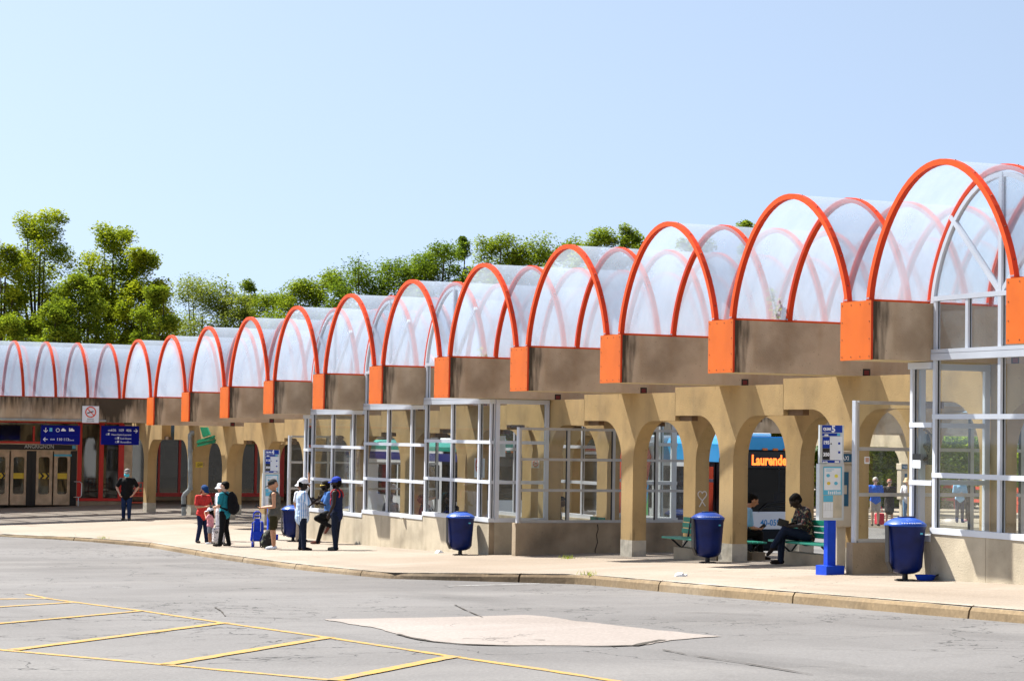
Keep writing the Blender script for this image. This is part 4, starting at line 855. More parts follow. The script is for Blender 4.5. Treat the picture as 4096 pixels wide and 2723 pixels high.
# ------------------------------------------------------------------ stop signs
def stop_sign(label, P, num, r1, r2):
    x, y, z = P; t = thing('bus_stop_sign', label, 'bus stop sign', P, 'bus stop signs at the kerb')
    D0 = onX(3100+535/2.4125, 1650+1560/2.4125, SX5); sc = 1.0
    def Q(u, v): p = onX(3100+u/2.4125, 1650+v/2.4125, SX5); return (x, y+(p.y-D0.y), z+(p.z-D0.z))
    def bx(b, a, c, m, d0, d1):
        p, q = Q(*a), Q(*c); b.box((x+d0, min(p[1], q[1]), min(p[2], q[2])), (x+d1, max(p[1], q[1]), max(p[2], q[2])), m)
    b = B(); bx(b, (428, 118), (655, 490), 'frame_grey', -.03, .02); hp = b.obj('route_panel', t)
    b = B(); bx(b, (449, 120), (642, 192), 'sign_blue', .0202, .024); bx(b, (449, 196), (622, 226), 'sign_blue', .0202, .024); bx(b, (452, 232), (521, 342), 'sign_blue', .0202, .024); bx(b, (449, 457), (622, 484), 'sign_blue', .0202, .024)
    bx(b, (452, 342), (521, 453), 'black', .0202, .024); bx(b, (523, 230), (640, 455), 'sign_white', .0202, .0235); bx(b, (592, 198), (620, 224), 'poster', .0241, .025)
    for v in (296, 382): bx(b, (602, v-11), (622, v+11), 'sign_blue', .0236, .025)
    p = Q(527, 306); b.prism([(p[1], p[2]), (p[1]+.03, p[2]), (p[1]+.015, p[2]+.035)], 'x', x+.0236, x+.026, 'black')
    b.obj('colour_bands', hp)
    tx = lambda s_, u, v, sz, al='LEFT', bo=.004: text(s_, 'sign_text', sz, (x+.0265, Q(u, v)[1], Q(u, v)[2]), (0, 1, 0), (0, 0, 1), 'sign_text', hp, al, bo)
    tx('QUAI', 457, 168, .062); tx(num, 556, 186, .155, 'CENTER', .006); tx('stm', 470, 222, .05); tx(r1, 487, 303, .085, 'CENTER'); tx(r2, 487, 418, .085, 'CENTER'); tx('stm.info', 453, 479, .03); tx('54109', 570, 479, .034)
    b = B(); bx(b, (420, 492), (652, 1036), 'frame_grey', -.07, .035); mc = b.obj('map_case', t)
    b = B(); bx(b, (452, 515), (632, 1012), 'beige', .0352, .038); bx(b, (455, 518), (632, 792), 'poster', .0381, .040); bx(b, (463, 532), (620, 745), 'poster_white', .0401, .042); bx(b, (455, 796), (547, 858), 'poster', .0381, .04); bx(b, (453, 861), (547, 1010), 'poster_white', .0381, .04)
    for u, v, m in ((500, 605, 'poster'), (505, 680, 'yellow'), (578, 610, 'mural_yellow'), (575, 680, 'poster')): p = Q(u, v); b.add([(x+.043, p[1]+.038*cos(a*pi/6), p[2]+.03*sin(a*pi/6)) for a in range(12)], [tuple(range(12))], m)
    for u in (476, 498, 522): bx(b, (u, 868), (u+2, 940), 'frame_grey', .0402, .042)
    bx(b, (455, 940), (545, 943), 'frame_grey', .0402, .042)
    for i in range(7): bx(b, (500+i*18, 752+(i*7) % 9), (511+i*18, 785), 'poster_white', .0402, .0425)
    for v in (545, 558): bx(b, (478, v), (478+80-(v == 558)*25, v+5), 'poster', .0422, .044)
    b.obj('poster', mc)
    b = B(); p, q = Q(497, 1505), Q(577, 1036); w_ = (q[1]-p[1])*.52; c_ = y
    b.box((x-.09, c_-w_, z+.12), (x+.03, c_+w_, q[2]+.0), 'post_blue'); b.obj('post', t, .008)
    b = B(); b.box((x-.2, y-.17, z-.06), (x+.14, y+.19, z+.155), 'post_blue'); b.obj('post_base', t, .015)
P5 = onG(3100+535/2.4125, 1650+1560/2.4125); SX5 = P5.x
stop_sign('bus stop sign on blue post reading QUAI 5, before the payphone', P5, '5', '195', '350')
P4 = onG(1081, 1243*K); stop_sign('bus stop sign reading QUAI 4, behind the man in the tank top', P4, '4', '113', '350')
# payphone
def phone(label, P, grp='payphones'):
    x, y, z = P; t = thing('payphone', label, 'payphone', P, grp)
    b = B(); b.bbox((x-.14, y-.17, z+.84), (x+.16, y+.17, z+1.98), 'phone', .035); b.obj('phone_case', t)
    b = B(); b.bbox((x-.16, y-.19, z+1.98), (x+.19, y+.19, z+2.22), 'phone', .02); hd = b.obj('phone_header', t)
    b = B(); b.box((x+.1905, y-.16, z+2.02), (x+.196, y+.16, z+2.17), 'phone_blue'); b.obj('header_plate', hd)
    text('TAXI', 'header_text', .12, (x+.199, y-.14, z+2.05), (0, 1, 0), (0, 0, 1), 'sign_text', hd, sx=.8)
    b = B(); b.box((x+.1605, y-.02, z+1.22), (x+.168, y+.09, z+1.84), 'phone_blue'); b.box((x+.168, y-.02, z+1.44), (x+.172, y+.05, z+1.60), 'phone'); b.obj('handset_symbol', t)
    b = B(); b.box((x-.08, y-.09, z), (x+.08, y+.09, z+.84), 'phone'); b.obj('phone_stand', t)
    return t
Pp = onX(3100+672/2.4125, 1650+1100/2.4125, 10.0*S); phone('beige payphone with big handset symbol between the stop sign and the glass screen', Vector((10.0*S, Pp.y-.12, Pp.z-.84)))
# ------------------------------------------------------------------ benches
def bench(label, x0, x1, y0, z, planks=4, flip=False, back=True):
    t = thing('bench', label, 'bench', ((x0+x1)/2, y0+.25, z), 'green benches between the piers')
    b = B()
    for i in range(planks): b.bbox((x0, y0+i*.115, z+.395), (x1, y0+i*.115+.10, z+.435), 'bench_green', .01)
    b.obj('seat', t)
    b = B()
    for i in range(3): b.bbox((x0+.02, y0+.47+i*.018, z+.50+i*.12), (x1-.02, y0+.505+i*.018, z+.60+i*.12), 'bench_green', .01)
    if back: b.obj('backrest', t)
    for x_ in (x0+.35, x1-.35):
        b = B(); b.tube([(x_, y0+.06, z+.39), (x_, y0+.30, z+.20), (x_, y0+.46, z+.39)], .022, 'dark', 6); b.tube([(x_, y0+.44, z+.39), (x_, y0+.52, z+.84)] if back else [(x_, y0+.02, z+.2), (x_, y0+.02, z+.39)], .02, 'dark', 6); b.obj('bracket', t)
    b = B(); b.box((x0+.25, y0+.16, z-.1), (x1-.1, y0+.46, z+.22), 'wall_shade'); b.obj('plinth', t)
    return t
bench('green slatted bench carrying the man in the floral shirt', 9.40*S, 9.90*S, .585*S, g(9.6*S, 3))
bench('green slatted bench half hidden behind the recycling bin, left of the pillar', 8.40*S, 8.90*S, .585*S, g(8.6*S, 3))
bench('green slatted bench of the rear row carrying the man in the light blue shirt', 8.42*S, 8.99*S, 3.15, g(8.6*S, 3), flip=True, back=False)
bench('green slatted bench inside the long glazed booth', 5.35*S, 5.95*S, .60*S, g(5.6*S, 3)); bench('green slatted bench behind the cracked glass wind screen', 7.10*S, 7.28*S, .72*S, g(7.1*S, 3))
# signs on the booth glass
p = onY(1650+740/2.75, 1580+800/2.75, YF+.11); nosmoke('no_smoking_sign', 'no smoking sign inside the glazed booth above the recycling bin', p, (1, 0, 0), .30*2.0, .46, .3)
X_ = 7.039*S+.02; p = onX(2050+238/2.613, 1650+540/2.613, X_); nosmoke('no_smoking_sign', 'small no smoking plate on the pillar behind the cracked glass screen', p, (0, 1, 0), .2, .17, .33)
p = onY(3380+800/2.529, 1580+545/2.529, YF+.2); nosmoke('no_smoking_sign', 'faint no smoking sign behind the narrow pane of the right booth', p, (1, 0, 0), .62, .50, .4, 'cream', False)
p = onX(3380+222/2.529, 1580+657/2.529, 10.49*S+.01); b = B(); b.box((p.x, p.y-.05, p.z-.06), (p.x+.006, p.y+.05, p.z+.06), 'poster_white'); b.box((p.x+.006, p.y-.035, p.z-.035), (p.x+.009, p.y+.035, p.z+.045), 'skin_pale'); tag(b.obj('sticker'), 'tiny pale pink sticker on the glass wind screen behind the recycling bin', 'sticker')
p = onY(3380+725/2.529, 1580+655/2.529, 10.965*S*0+YF-.02); b = B(); b.box((p.x-.11, p.y-.004, p.z), (p.x+.11, p.y, p.z+.10), 'black'); b.box((p.x-.11, p.y-.004, p.z-.13), (p.x+.11, p.y, p.z-.002), 'poster_white'); tag(b.obj('sticker'), 'black and white sticker on the narrow pane of the right booth', 'sticker')
p = onY(1650+988/2.75, 1580+520/2.75, .72*S); b = B(); b.box((p.x-.18, p.y, p.z-.36), (p.x+.18, p.y+.01, p.z-.02), 'poster_white'); b.box((p.x-.18, p.y, p.z+.0), (p.x+.18, p.y+.01, p.z+.17), 'poster_white'); tag(b.obj('notice'), 'pale paper notice hung behind the side pane of the long booth', 'notice')
# litter
for i, (px, py, lb) in enumerate(((2200+912/1.7418, 1450+1487/1.7418, 'pale blue crumpled litter on the pavement before the bench'), (1450+537/1.7424, 1450+1325/1.7424, 'white scrap of paper on the pavement left of the booth bin'), (1650, 2075, 'crumpled white paper on the sill of the long booth'))):
    P = onG(px, py) if i < 2 else onY(1200+1145/2.75, 1580+1345/2.75, YF-.03); b = B(); r_ = random.Random(i)
    bm = bmesh.new(); bmesh.ops.create_icosphere(bm, subdivisions=2, radius=.10)
    for v in bm.verts: v.co = Vector((v.co.x*(1+r_.uniform(-.35, .35)), v.co.y*(1+r_.uniform(-.35, .35)), max(0, v.co.z*.7*(1+r_.uniform(-.4, .4)))))+P
    b.bm(bm, 'litter'); tag(b.obj('litter'), lb, 'litter')
for i, (px, py, lb) in enumerate(((1450+1063/1.7424, 1450+1497/1.7424, 'clear plastic cup lying in the gutter under the kerb corner'), (1450+1325/1.7424, 1450+1509/1.7424, 'flat white wrapper in the gutter along the kerb'))):
    P = onR(px, py); b = B()
    if i == 0: b.tube([P+Vector((-.05, -.06, .05)), P+Vector((.05, .06, .045))], .05, 'litter', 10, rr=[.055, .04])
    else: b.bbox((P.x-.25, P.y-.07, P.z), (P.x+.22, P.y+.06, P.z+.03), 'litter', .012)
    tag(b.obj('litter'), lb, 'litter')
for i, (px, py, lb, n_) in enumerate(((413, 2152, 'small tuft of weeds growing in the kerb joint at far left', 60), (2200+130/1.7418, 1450+1364/1.7418, 'flat patch of weeds in the pavement before the cracked screen', 70), (2200+272/1.7418, 1450+1476/1.7418, 'weed sprout at the kerb corner', 30))):
    P = onG(px, py); b = B(); r_ = random.Random(i)
    for j in range(n_):
        a, q = r_.uniform(0, 6.3), abs(r_.gauss(0, .22)); x, y = P.x+q*cos(a), P.y+q*sin(a)*.5; h_ = r_.uniform(.03, .10); d = r_.uniform(-.04, .04)
        b.add([(x-.012, y, P.z-.01), (x+.012, y, P.z-.01), (x+d, y+d, P.z+h_)], [(0, 1, 2)], 'leaf_bright')
    tag(b.obj('weeds'), lb, 'weeds')
# small plants grown in the gutters
for i, (px, py, k_, h_, lb) in enumerate(((3000+185/1.6506, 550+1195/1.6506, 10, .62, 'leafy weed growing in the roof gutter behind the second whole orange panel from the right'), (1200+1245/1.685, 1000+715/1.685, 7, .25, 'small yellow weed in the roof gutter behind the clear vault'))):
    P = onX(px, py, (k_+.02)*S); P.z = ZK[k_]*S+BH; b = B(); r_ = random.Random(i+5)
    b.tube([P, P+Vector((-.03, -.05, h_*.5)), P+Vector((-.05, -.14, h_))], .006, 'bark', 5)
    for j in range(70 if i == 0 else 24):
        f = r_.random(); c_ = P+Vector((-.05*f, -.14*f, h_*f))+Vector((r_.gauss(0, .05), r_.gauss(0, .06), r_.gauss(0, .02))); a = r_.uniform(0, 6.3); e = Vector((cos(a), sin(a), r_.uniform(-.6, .3)))*.05; n_ = Vector((-sin(a), cos(a), .3))*.025
        b.add([c_-e, c_+n_, c_+e, c_-n_], [(0, 1, 2, 3)], 'leaf_bright')
    tag(b.obj('weed'), lb, 'weed')
# ------------------------------------------------------------------ buses on the loop road behind
def bus(label, xf, y0, L_, scheme):
    zr = road(xf); y1 = y0+2.6; zt = zr+3.12; t = thing('city_bus', label, 'bus', (xf-L_/2, (y0+y1)/2, zr))
    main, low = ('bus_blue', 'bus_white') if scheme == 1 else ('bus_teal', 'bus_white')
    zb = zr+.34; zw = zr+1.25; zs = zr+2.76
    b = B(); xr = xf-L_
    b.bbox((xr, y0, zb), (xf-1.5, y1, zt-.16), 'bus_white', .10); b.bbox((xf-1.7, y0+.004, zb), (xf-.12, y1-.004, zw-.03), 'bus_white', .06); b.box((xf-1.52, y0+.1, zw-.1), (xf-1.49, y1-.1, zs), 'bus_black')
    for y_ in (y0+.006, y1-.066): b.box((xf-1.5, y_, zw-.05), (xf-.13, y_+.06, zs+.02), 'bus_black')
    b.obj('body', t)
    b = B(); P = [(y0-.004, zs+.03), (y1+.004, zs+.03), (y1+.004, zt-.20), (y1-.10, zt-.07), (y1-.35, zt), (y0+.35, zt), (y0+.10, zt-.07), (y0-.004, zt-.20)]
    if scheme == 1:
        b.prism(P, 'x', xf-3.2, xf-.10, main); b.prism(P, 'x', xr+.05, xf-3.205, 'bus_white')
        b.prism([(p[0]*.985+.015*(y0+1.3), p[1]-.015) for p in P], 'x', xf-.0999, xf+.0, main)
        b.box((xf-3.2, y0-.006, zs-.28), (xf-.14, y0-.001, zs+.029), main)
    else:
        b.prism(P, 'x', xr+.05, xf-.10, main); b.box((xr+.05, y0-.008, zs-.30), (xf-.1, y1+.008, zs-.05), 'bus_navy')
    b.obj('roof', t)
    b = B(); b.bbox((xf-3.0, y0+.5, zt-.02), (xf-1.2, y1-.5, zt+.09), 'bus_white', .03); b.obj('roof_vent', t)
    b = B(); b.box((xf-.13, y0+.03, zs-.43), (xf+.015, y1-.03, zs+.035), 'bus_black'); b.box((xf-.13, y0+.03, zw-.02), (xf+.015, y1-.03, zw+.045), 'bus_black'); b.box((xf-.13, y0+.03, zw+.045), (xf+.015, y0+.13, zs-.43), 'bus_black'); b.box((xf-.13, y1-.13, zw+.045), (xf+.015, y1-.03, zs-.43), 'bus_black'); b.obj('front_frame', t)
    b = B(); b.box((xf+.016, y0+.14, zw+.05), (xf+.020, y1-.14, zs-.44), 'bus_pane'); b.obj('windshield', t)
    b = B(); b.box((xf+.016, y0+.10, zs-.41), (xf+.028, y1-.10, zs-.01), 'black'); dsn = b.obj('destination_sign', t)
    if scheme == 1: text('Laurendeau', 'led_text', .345, (xf+.034, y0+.80, zs-.335), (0, 1, 0), (0, 0, 1), 'led', dsn, sx=.77, bold=.012)
    b = B(); b.bbox((xf-.14, y0+.01, zr+.80), (xf+.03, y1-.01, zw+.03), 'bus_white', .05); b.obj('front_panel', t)
    if scheme == 1: text('40-059', 'fleet_number', .21, (xf+.034, y0+1.07, zr+.93), (0, 1, 0), (0, 0, 1), 'mural_blue', t, bold=.004, sx=.95)
    b = B(); b.bbox((xf-.16, y0+.01, zb-.04), (xf+.06, y1-.01, zr+.845), 'bus_black', .06); b.obj('bumper', t)
    for yy in (y0+.32, y1-.32): b = B(); b.ball((xf+.05, yy, zr+.66), (.03, .13, .09), 'steel', 12, 8); b.obj('headlight', t)
    for i in range(3): b = B(); b.bbox((xf-.02, y0+1.12+i*.30, zs+.02), (xf+.035, y0+1.26+i*.30, zs+.075), 'amber', .012); b.obj('marker_light', t)
    b = B(); b.tube([(xf+.05, y0+1.0, zw+.02), (xf+.06, y0+1.25, zw+.22), (xf+.05, y0+2.2, zw+.3)], .016, 'black', 6); b.tube([(xf+.05, y0+1.95, zw+.0), (xf+.06, y0+2.0, zw+.16), (xf+.05, y0+1.2, zw+.13)], .014, 'black', 6); b.obj('wiper', t)
    b = B(); b.tube([(xf-.1, y0+.1, zs+.10), (xf+.25, y0-.10, zs+.02), (xf+.28, y0-.14, zs-.18)], .022, 'black', 6); b.bbox((xf+.22, y0-.24, zs-.52), (xf+.30, y0-.04, zs-.16), 'black', .03); b.obj('mirror', t)
    # door with yellow-black grab edge, side windows, mural
    b = B(); b.box((xf-1.55, y0-.015, zb+.08), (xf-.35, y0-.002, zs-.30), 'bus_black'); d_ = b.obj('door', t)
    b = B(); b.box((xf-1.48, y0-.020, zb+.3), (xf-.98, y0-.0155, zs-.4), 'bus_pane'); b.box((xf-.92, y0-.020, zb+.3), (xf-.42, y0-.0155, zs-.4), 'bus_pane'); b.obj('pane', d_)
    if scheme == 1:
        b = B()
        for i in range(26):
            for q in (0, .09): z_ = zb+.45+i*.055; b.box((xf-.93+q, y0-.045, z_), (xf-.885+q, y0-.0205, z_+.034), 'yellow')
        b.obj('grab_edge', d_)
    for i in range(5):
        x1 = xf-1.8-i*1.9
        if x1-1.7 < xr: break
        b = B(); b.box((x1-1.75, y0-.012, zw+.0), (x1, y0-.002, zs-.42), 'bus_black'); w_ = b.obj('side_window', t)
        b = B(); b.box((x1-1.68, y0-.018, zw+.07), (x1-.07, y0-.0125, zs-.49), 'bus_pane'); b.obj('pane', w_)
    for x_ in (xf-2.5, xf-L_+3.0):
        b = B(); b.tube([(x_, y0-.03, zr+.48), (x_, y0+.25, zr+.48)], .48, 'tyre', 24); w_ = b.obj('wheel', t); b = B(); b.lathe([(.27, 0), (.2, .02), (.05, .03)], (0, 0, 0), 'steel', 16)
        b.v = [(x_+v[0], y0-.035-v[2], zr+.48+v[1]) for v in b.v]; b.obj('rim', w_)
    if scheme == 1:
        b = B(); Y_ = y0-.022
        x0 = onY(2588, 1900, Y_).x; x1 = onY(2612, 1900, Y_).x
        def leaf(cx, w_, za, zb_, m, d):
            P = [(cx-w_/2*sin(pi*i/8), za+(zb_-za)*i/8) for i in range(9)]+[(cx+w_/2*sin(pi*i/8), zb_-(zb_-za)*i/8) for i in range(1, 8)]; b.prism(P, 'y', Y_-d, Y_, m)
        xa = onY(2590, 1900, Y_).x; b.box((xf-5.5, Y_-.001, zb+.1), (xa+.05, Y_+.004, zs-.35), 'mural_green')
        for i in range(4):
            cx = xa-.35-i*1.25; leaf(cx+.25, .35, zw-.1, zs-.15, 'mural_blue', .004); leaf(cx-.15, .5, zb+.5, zb+1.5, 'mural_yellow', .003); leaf(cx+.1, .3, zb+.1, zb+.9, 'mural_red', .005); leaf(cx-.4, .4, zb+.9, zs-.5, 'mural_green', .004)
        b.prism([(onY(2323, 1900, Y_).x, zb+.1), (onY(2560, 1900, Y_).x, zb+.1), (onY(2606, 1900, Y_).x, zs-.2), (onY(2590, 1900, Y_).x, zt-.25), (onY(2378, 1900, Y_).x, zs-.15), (onY(2323, 1900, Y_).x, zs-.45)], 'y', Y_-.008, Y_-.0055, 'mural_red')
        b.obj('side_mural', t)
    return t
BUS1 = bus('blue and white city bus showing an orange lit destination, seen through the arches', 30.55, 7.42, 7.95, 1)
bus('white city bus with teal roof and navy band behind the glazed booth', 13.6, 7.6, 9.0, 2)
# ------------------------------------------------------------------ trees
def tree(label, group, px, top_px, D, wpx, seed, leafm, n=7000, ls=.30, dens=26, cz=.62, base=-3.6, gap=0, trunk=True, cone=0, name='broadleaf_tree', tall=None):
    top = atD(px, top_px, D); R = max(1.0, wpx/2*D/F*(1.1 if cone else 1.3 if 'wing' in (group or '') else 1.6)); n = int(n*3.7); dens = int(dens*2.1); Hh = top.z-base; r_ = random.Random(seed); cx, cy = top.x, top.y
    t = thing(name, label, 'tree', (cx, cy, base), group)
    ch = Hh*cz*.36; cc = Vector((cx, cy, top.z-ch)); cl = []
    nz = max(4, int(2*ch/max(.8, R*.62))); cl = []
    for i in range(nz):
        f = (i+.5)/nz; zz = cc.z-ch+2*ch*f; prof = (1-cone*f)*(1-max(0, (f-.55)/.45)**2.2*.72)*(.72+.28*min(1, f/.25))
        m_ = max(2, int(dens/nz*(.6+prof*.7)))
        for j in range(m_):
            a = 2*pi*(j+r_.random())/m_; q = R*prof*r_.uniform(.35, .82)
            cl.append((Vector((cx+q*cos(a), cy+q*sin(a)*.9, zz+r_.uniform(-.5, .5)*R*.5)), max(.42, R*r_.uniform(.22, .40)*(.7+.3*prof))))
    if not cone: cl.append((Vector((cx, cy, top.z-R*.22)), R*.26))
    b = B(); V = []; Fc = []; per = n//len(cl)
    for c_, cr_ in cl:
        for j in range(per):
            d = Vector((r_.gauss(0, 1), r_.gauss(0, 1), r_.gauss(0, 1)))
            d = d.normalized()*cr_*(r_.random()**.5)*(1.25 if r_.random() < .12 else 1); d.z *= .85; p = c_+d
            a = r_.uniform(0, 6.3); e1 = Vector((cos(a), sin(a), r_.uniform(-.6, .6))).normalized(); e2 = e1.cross(Vector((r_.gauss(0, .7), r_.gauss(0, .7), 1)).normalized()); s_ = ls*.66*r_.uniform(.5, 1.25)
            o = len(V); V += [p-e1*s_*.5, p+e2*s_*.36, p+e1*s_*.5, p-e2*s_*.36]; Fc.append((o, o+1, o+2, o+3))
    b.add(V, Fc, leafm); b.obj('crown', t)
    if trunk:
        b = B(); tp = Vector((cx, cy, base)); fork = Vector((cx+r_.uniform(-.4, .4), cy, base+Hh*(1-cz)*.8))
        b.tube([tp, tp.lerp(fork, .5)+Vector((r_.uniform(-.2, .2), 0, 0)), fork, cc+Vector((0, 0, ch*.5))], .3, 'bark', 8, rr=[R*.09+.08, R*.07+.06, R*.06+.05, .04])
        for c_, cr_ in r_.sample(cl, min(14, len(cl))):
            s0 = fork.lerp(cc, r_.uniform(0, .7)); mid = s0.lerp(c_, .5)+Vector((0, 0, -R*.06)); b.tube([s0, mid, c_+Vector((0, 0, cr_*.5))], .05, 'bark', 5, rr=[R*.028+.04, R*.018+.03, .015])
        b.obj('trunk', t)
    return t
k_ = K
GL = 'trees beyond the station wing'; GM = 'trees behind the vault row'
for a in (('tall loose tree with bright leaves at the left edge', GL, 95, 488, 112, 165, 1, 'leaf_bright', 9000, .23, 34, .80), ('gappy tree with thin bare twigs beside the tall left tree', GL, 14, 560, 110, 110, 2, 'leaf_bright', 4200, .23, 18, .75),
          ('tall dense tree second from the left', GL, 262, 522, 114, 150, 3, 'leaf_bright', 9500, .23, 36, .84), ('dark lower tree between the two tall left trees', GL, 185, 628, 108, 150, 4, 'leaf_mid', 8000, .23, 28, .85),
          ('pointed yellow green tree right of the tall left trees', GL, 330, 580, 112, 130, 5, 'leaf_bright', 8000, .23, 28, .85), ('dark low tree under the pointed yellow green tree', GL, 365, 668, 106, 120, 6, 'leaf_mid', 6500, .23, 22, .85),
          ('low dark tree at the left edge behind the wing', GL, 20, 728, 104, 120, 7, 'leaf_mid', 5000, .23, 18, .85), ('low dark tree between the trunks behind the wing', GL, 130, 700, 106, 130, 31, 'leaf_mid', 6000, .23, 20, .85),
          ('pale feathery tree left of the small spired tree', GM, 468, 648, 135, 150, 8, 'leaf_pale', 8000, .23, 32, .9), ('pale low tree before the small spired tree', GM, 540, 668, 135, 120, 9, 'leaf_pale', 6500, .23, 24, .9),
          ('small spired tree among pale trees', GM, 573, 648, 138, 44, 10, 'leaf_mid', 4000, .23, 22, .9), ('pale feathery tree right of the small spired tree', GM, 625, 678, 136, 110, 12, 'leaf_mid', 6000, .23, 22, .9),
          ('feathery pointed tree behind the middle vaults', GM, 690, 640, 128, 130, 11, 'leaf_mid', 7500, .23, 26, .9), ('feathery rounded tree left of the large round tree', GM, 755, 632, 128, 120, 13, 'leaf_mid', 7000, .23, 24, .9),
          ('large round dark tree behind the middle vaults', GM, 835, 610, 124, 160, 14, 'leaf_dark', 9500, .23, 34, .9), ('round dark tree second of the round group', GM, 935, 588, 124, 150, 15, 'leaf_dark', 9000, .23, 32, .9),
          ('highest round tree of the group behind the middle vaults', GM, 1000, 572, 122, 150, 16, 'leaf_dark', 9500, .23, 34, .9), ('slim tree with a gap beside it', GM, 1066, 543, 126, 44, 17, 'leaf_dark', 4000, .22, 22, .9),
          ('broad leafy tree just right of the slim tree', GM, 1150, 546, 120, 130, 18, 'leaf_mid', 8500, .23, 30, .9), ('broad leafy tree between the slim tree and the paired crowns', GM, 1230, 548, 120, 140, 19, 'leaf_mid', 8500, .23, 30, .9),
          ('left crown of the paired trees behind the arches', GM, 1378, 526, 112, 110, 20, 'leaf_mid', 7500, .22, 28, .9), ('right crown of the paired trees behind the arches', GM, 1452, 521, 112, 100, 21, 'leaf_mid', 7500, .22, 28, .9), ('hidden crown between the leafy trees', GM, 1310, 552, 116, 110, 22, 'leaf_mid', 6500, .23, 24, .9),
          ('treetop just showing between two vault roofs at the right', GM, 1720, 506, 108, 60, 23, 'leaf_mid', 4500, .22, 18, .9), ('crown hidden behind the right vaults', GM, 1600, 552, 110, 110, 24, 'leaf_mid', 6000, .23, 24, .9)):
    lb, gp, px, ty, D, w_ = a[:6]; tree(lb, gp, px*K, ty*K, D, w_*K, *a[6:])
GS = 'shrubs on the far side of the loop'
for i, (px, ty, w_, lb) in enumerate(((3440, 1760, 190, 'far bright shrub behind the waiting man in blue'), (3560, 1740, 190, 'far bright shrub behind the woman in the dark dress'), (3690, 1745, 200, 'far bright shrub behind the narrow booth pane'), (3800, 1730, 180, 'far bright shrub behind the wide booth pane'), (3930, 1720, 180, 'far bright shrub right of the booth post'), (4070, 1700, 200, 'far bright shrub at the right edge'), (3050, 1700, 200, 'far shrub above the blue bus'), (3240, 1690, 160, 'far shrub right of the blue bus'), (2560, 1660, 220, 'far tree behind the bus rear and cracked screen'), (2330, 1650, 220, 'far tree beyond the red rear of the blue and white bus'), (2090, 1680, 220, 'far shrub seen through the side pane of the long booth'), (2200, 1660, 180, 'far shrub left of the red bus rear'))):
    D = 102 if px > 2900 else 112
    tree(lb, GS, px, ty, D, w_, 50+i, 'leaf_lime', 5000, .28, 26, 1.6, -3.6, 0, False, name='shrub')
# ------------------------------------------------------------------ people
DG = bpy.context.evaluated_depsgraph_get
def remesh(b, name, root, m, vox, smooth=2):
    me = bpy.data.meshes.new('tmp'); me.from_pydata([Vector(v) for v in b.v], [], b.f); me.update()
    bm = bmesh.new(); bm.from_mesh(me); bmesh.ops.recalc_face_normals(bm, faces=bm.faces); bm.to_mesh(me); bm.free()
    o = bpy.data.objects.new('tmp', me); C.objects.link(o); md = o.modifiers.new('r', 'REMESH'); md.mode = 'VOXEL'; md.voxel_size = vox; md.use_smooth_shade = True
    if smooth: sm_ = o.modifiers.new('s', 'SMOOTH'); sm_.factor = .5; sm_.iterations = smooth
    m2 = bpy.data.meshes.new_from_object(o.evaluated_get(DG())); bpy.data.objects.remove(o); m2.name = name
    m2.materials.clear(); m2.materials.append(MATS[m])
    for p in m2.polygons: p.use_smooth = True; p.material_index = 0
    r = bpy.data.objects.new(name, m2); C.objects.link(r); r.parent = root; return r
def raw(b, name, root):
    o = b.obj(name); o.parent = root; return o
HEAD = dict(left=-114, right=66, cam=-24, away=156)
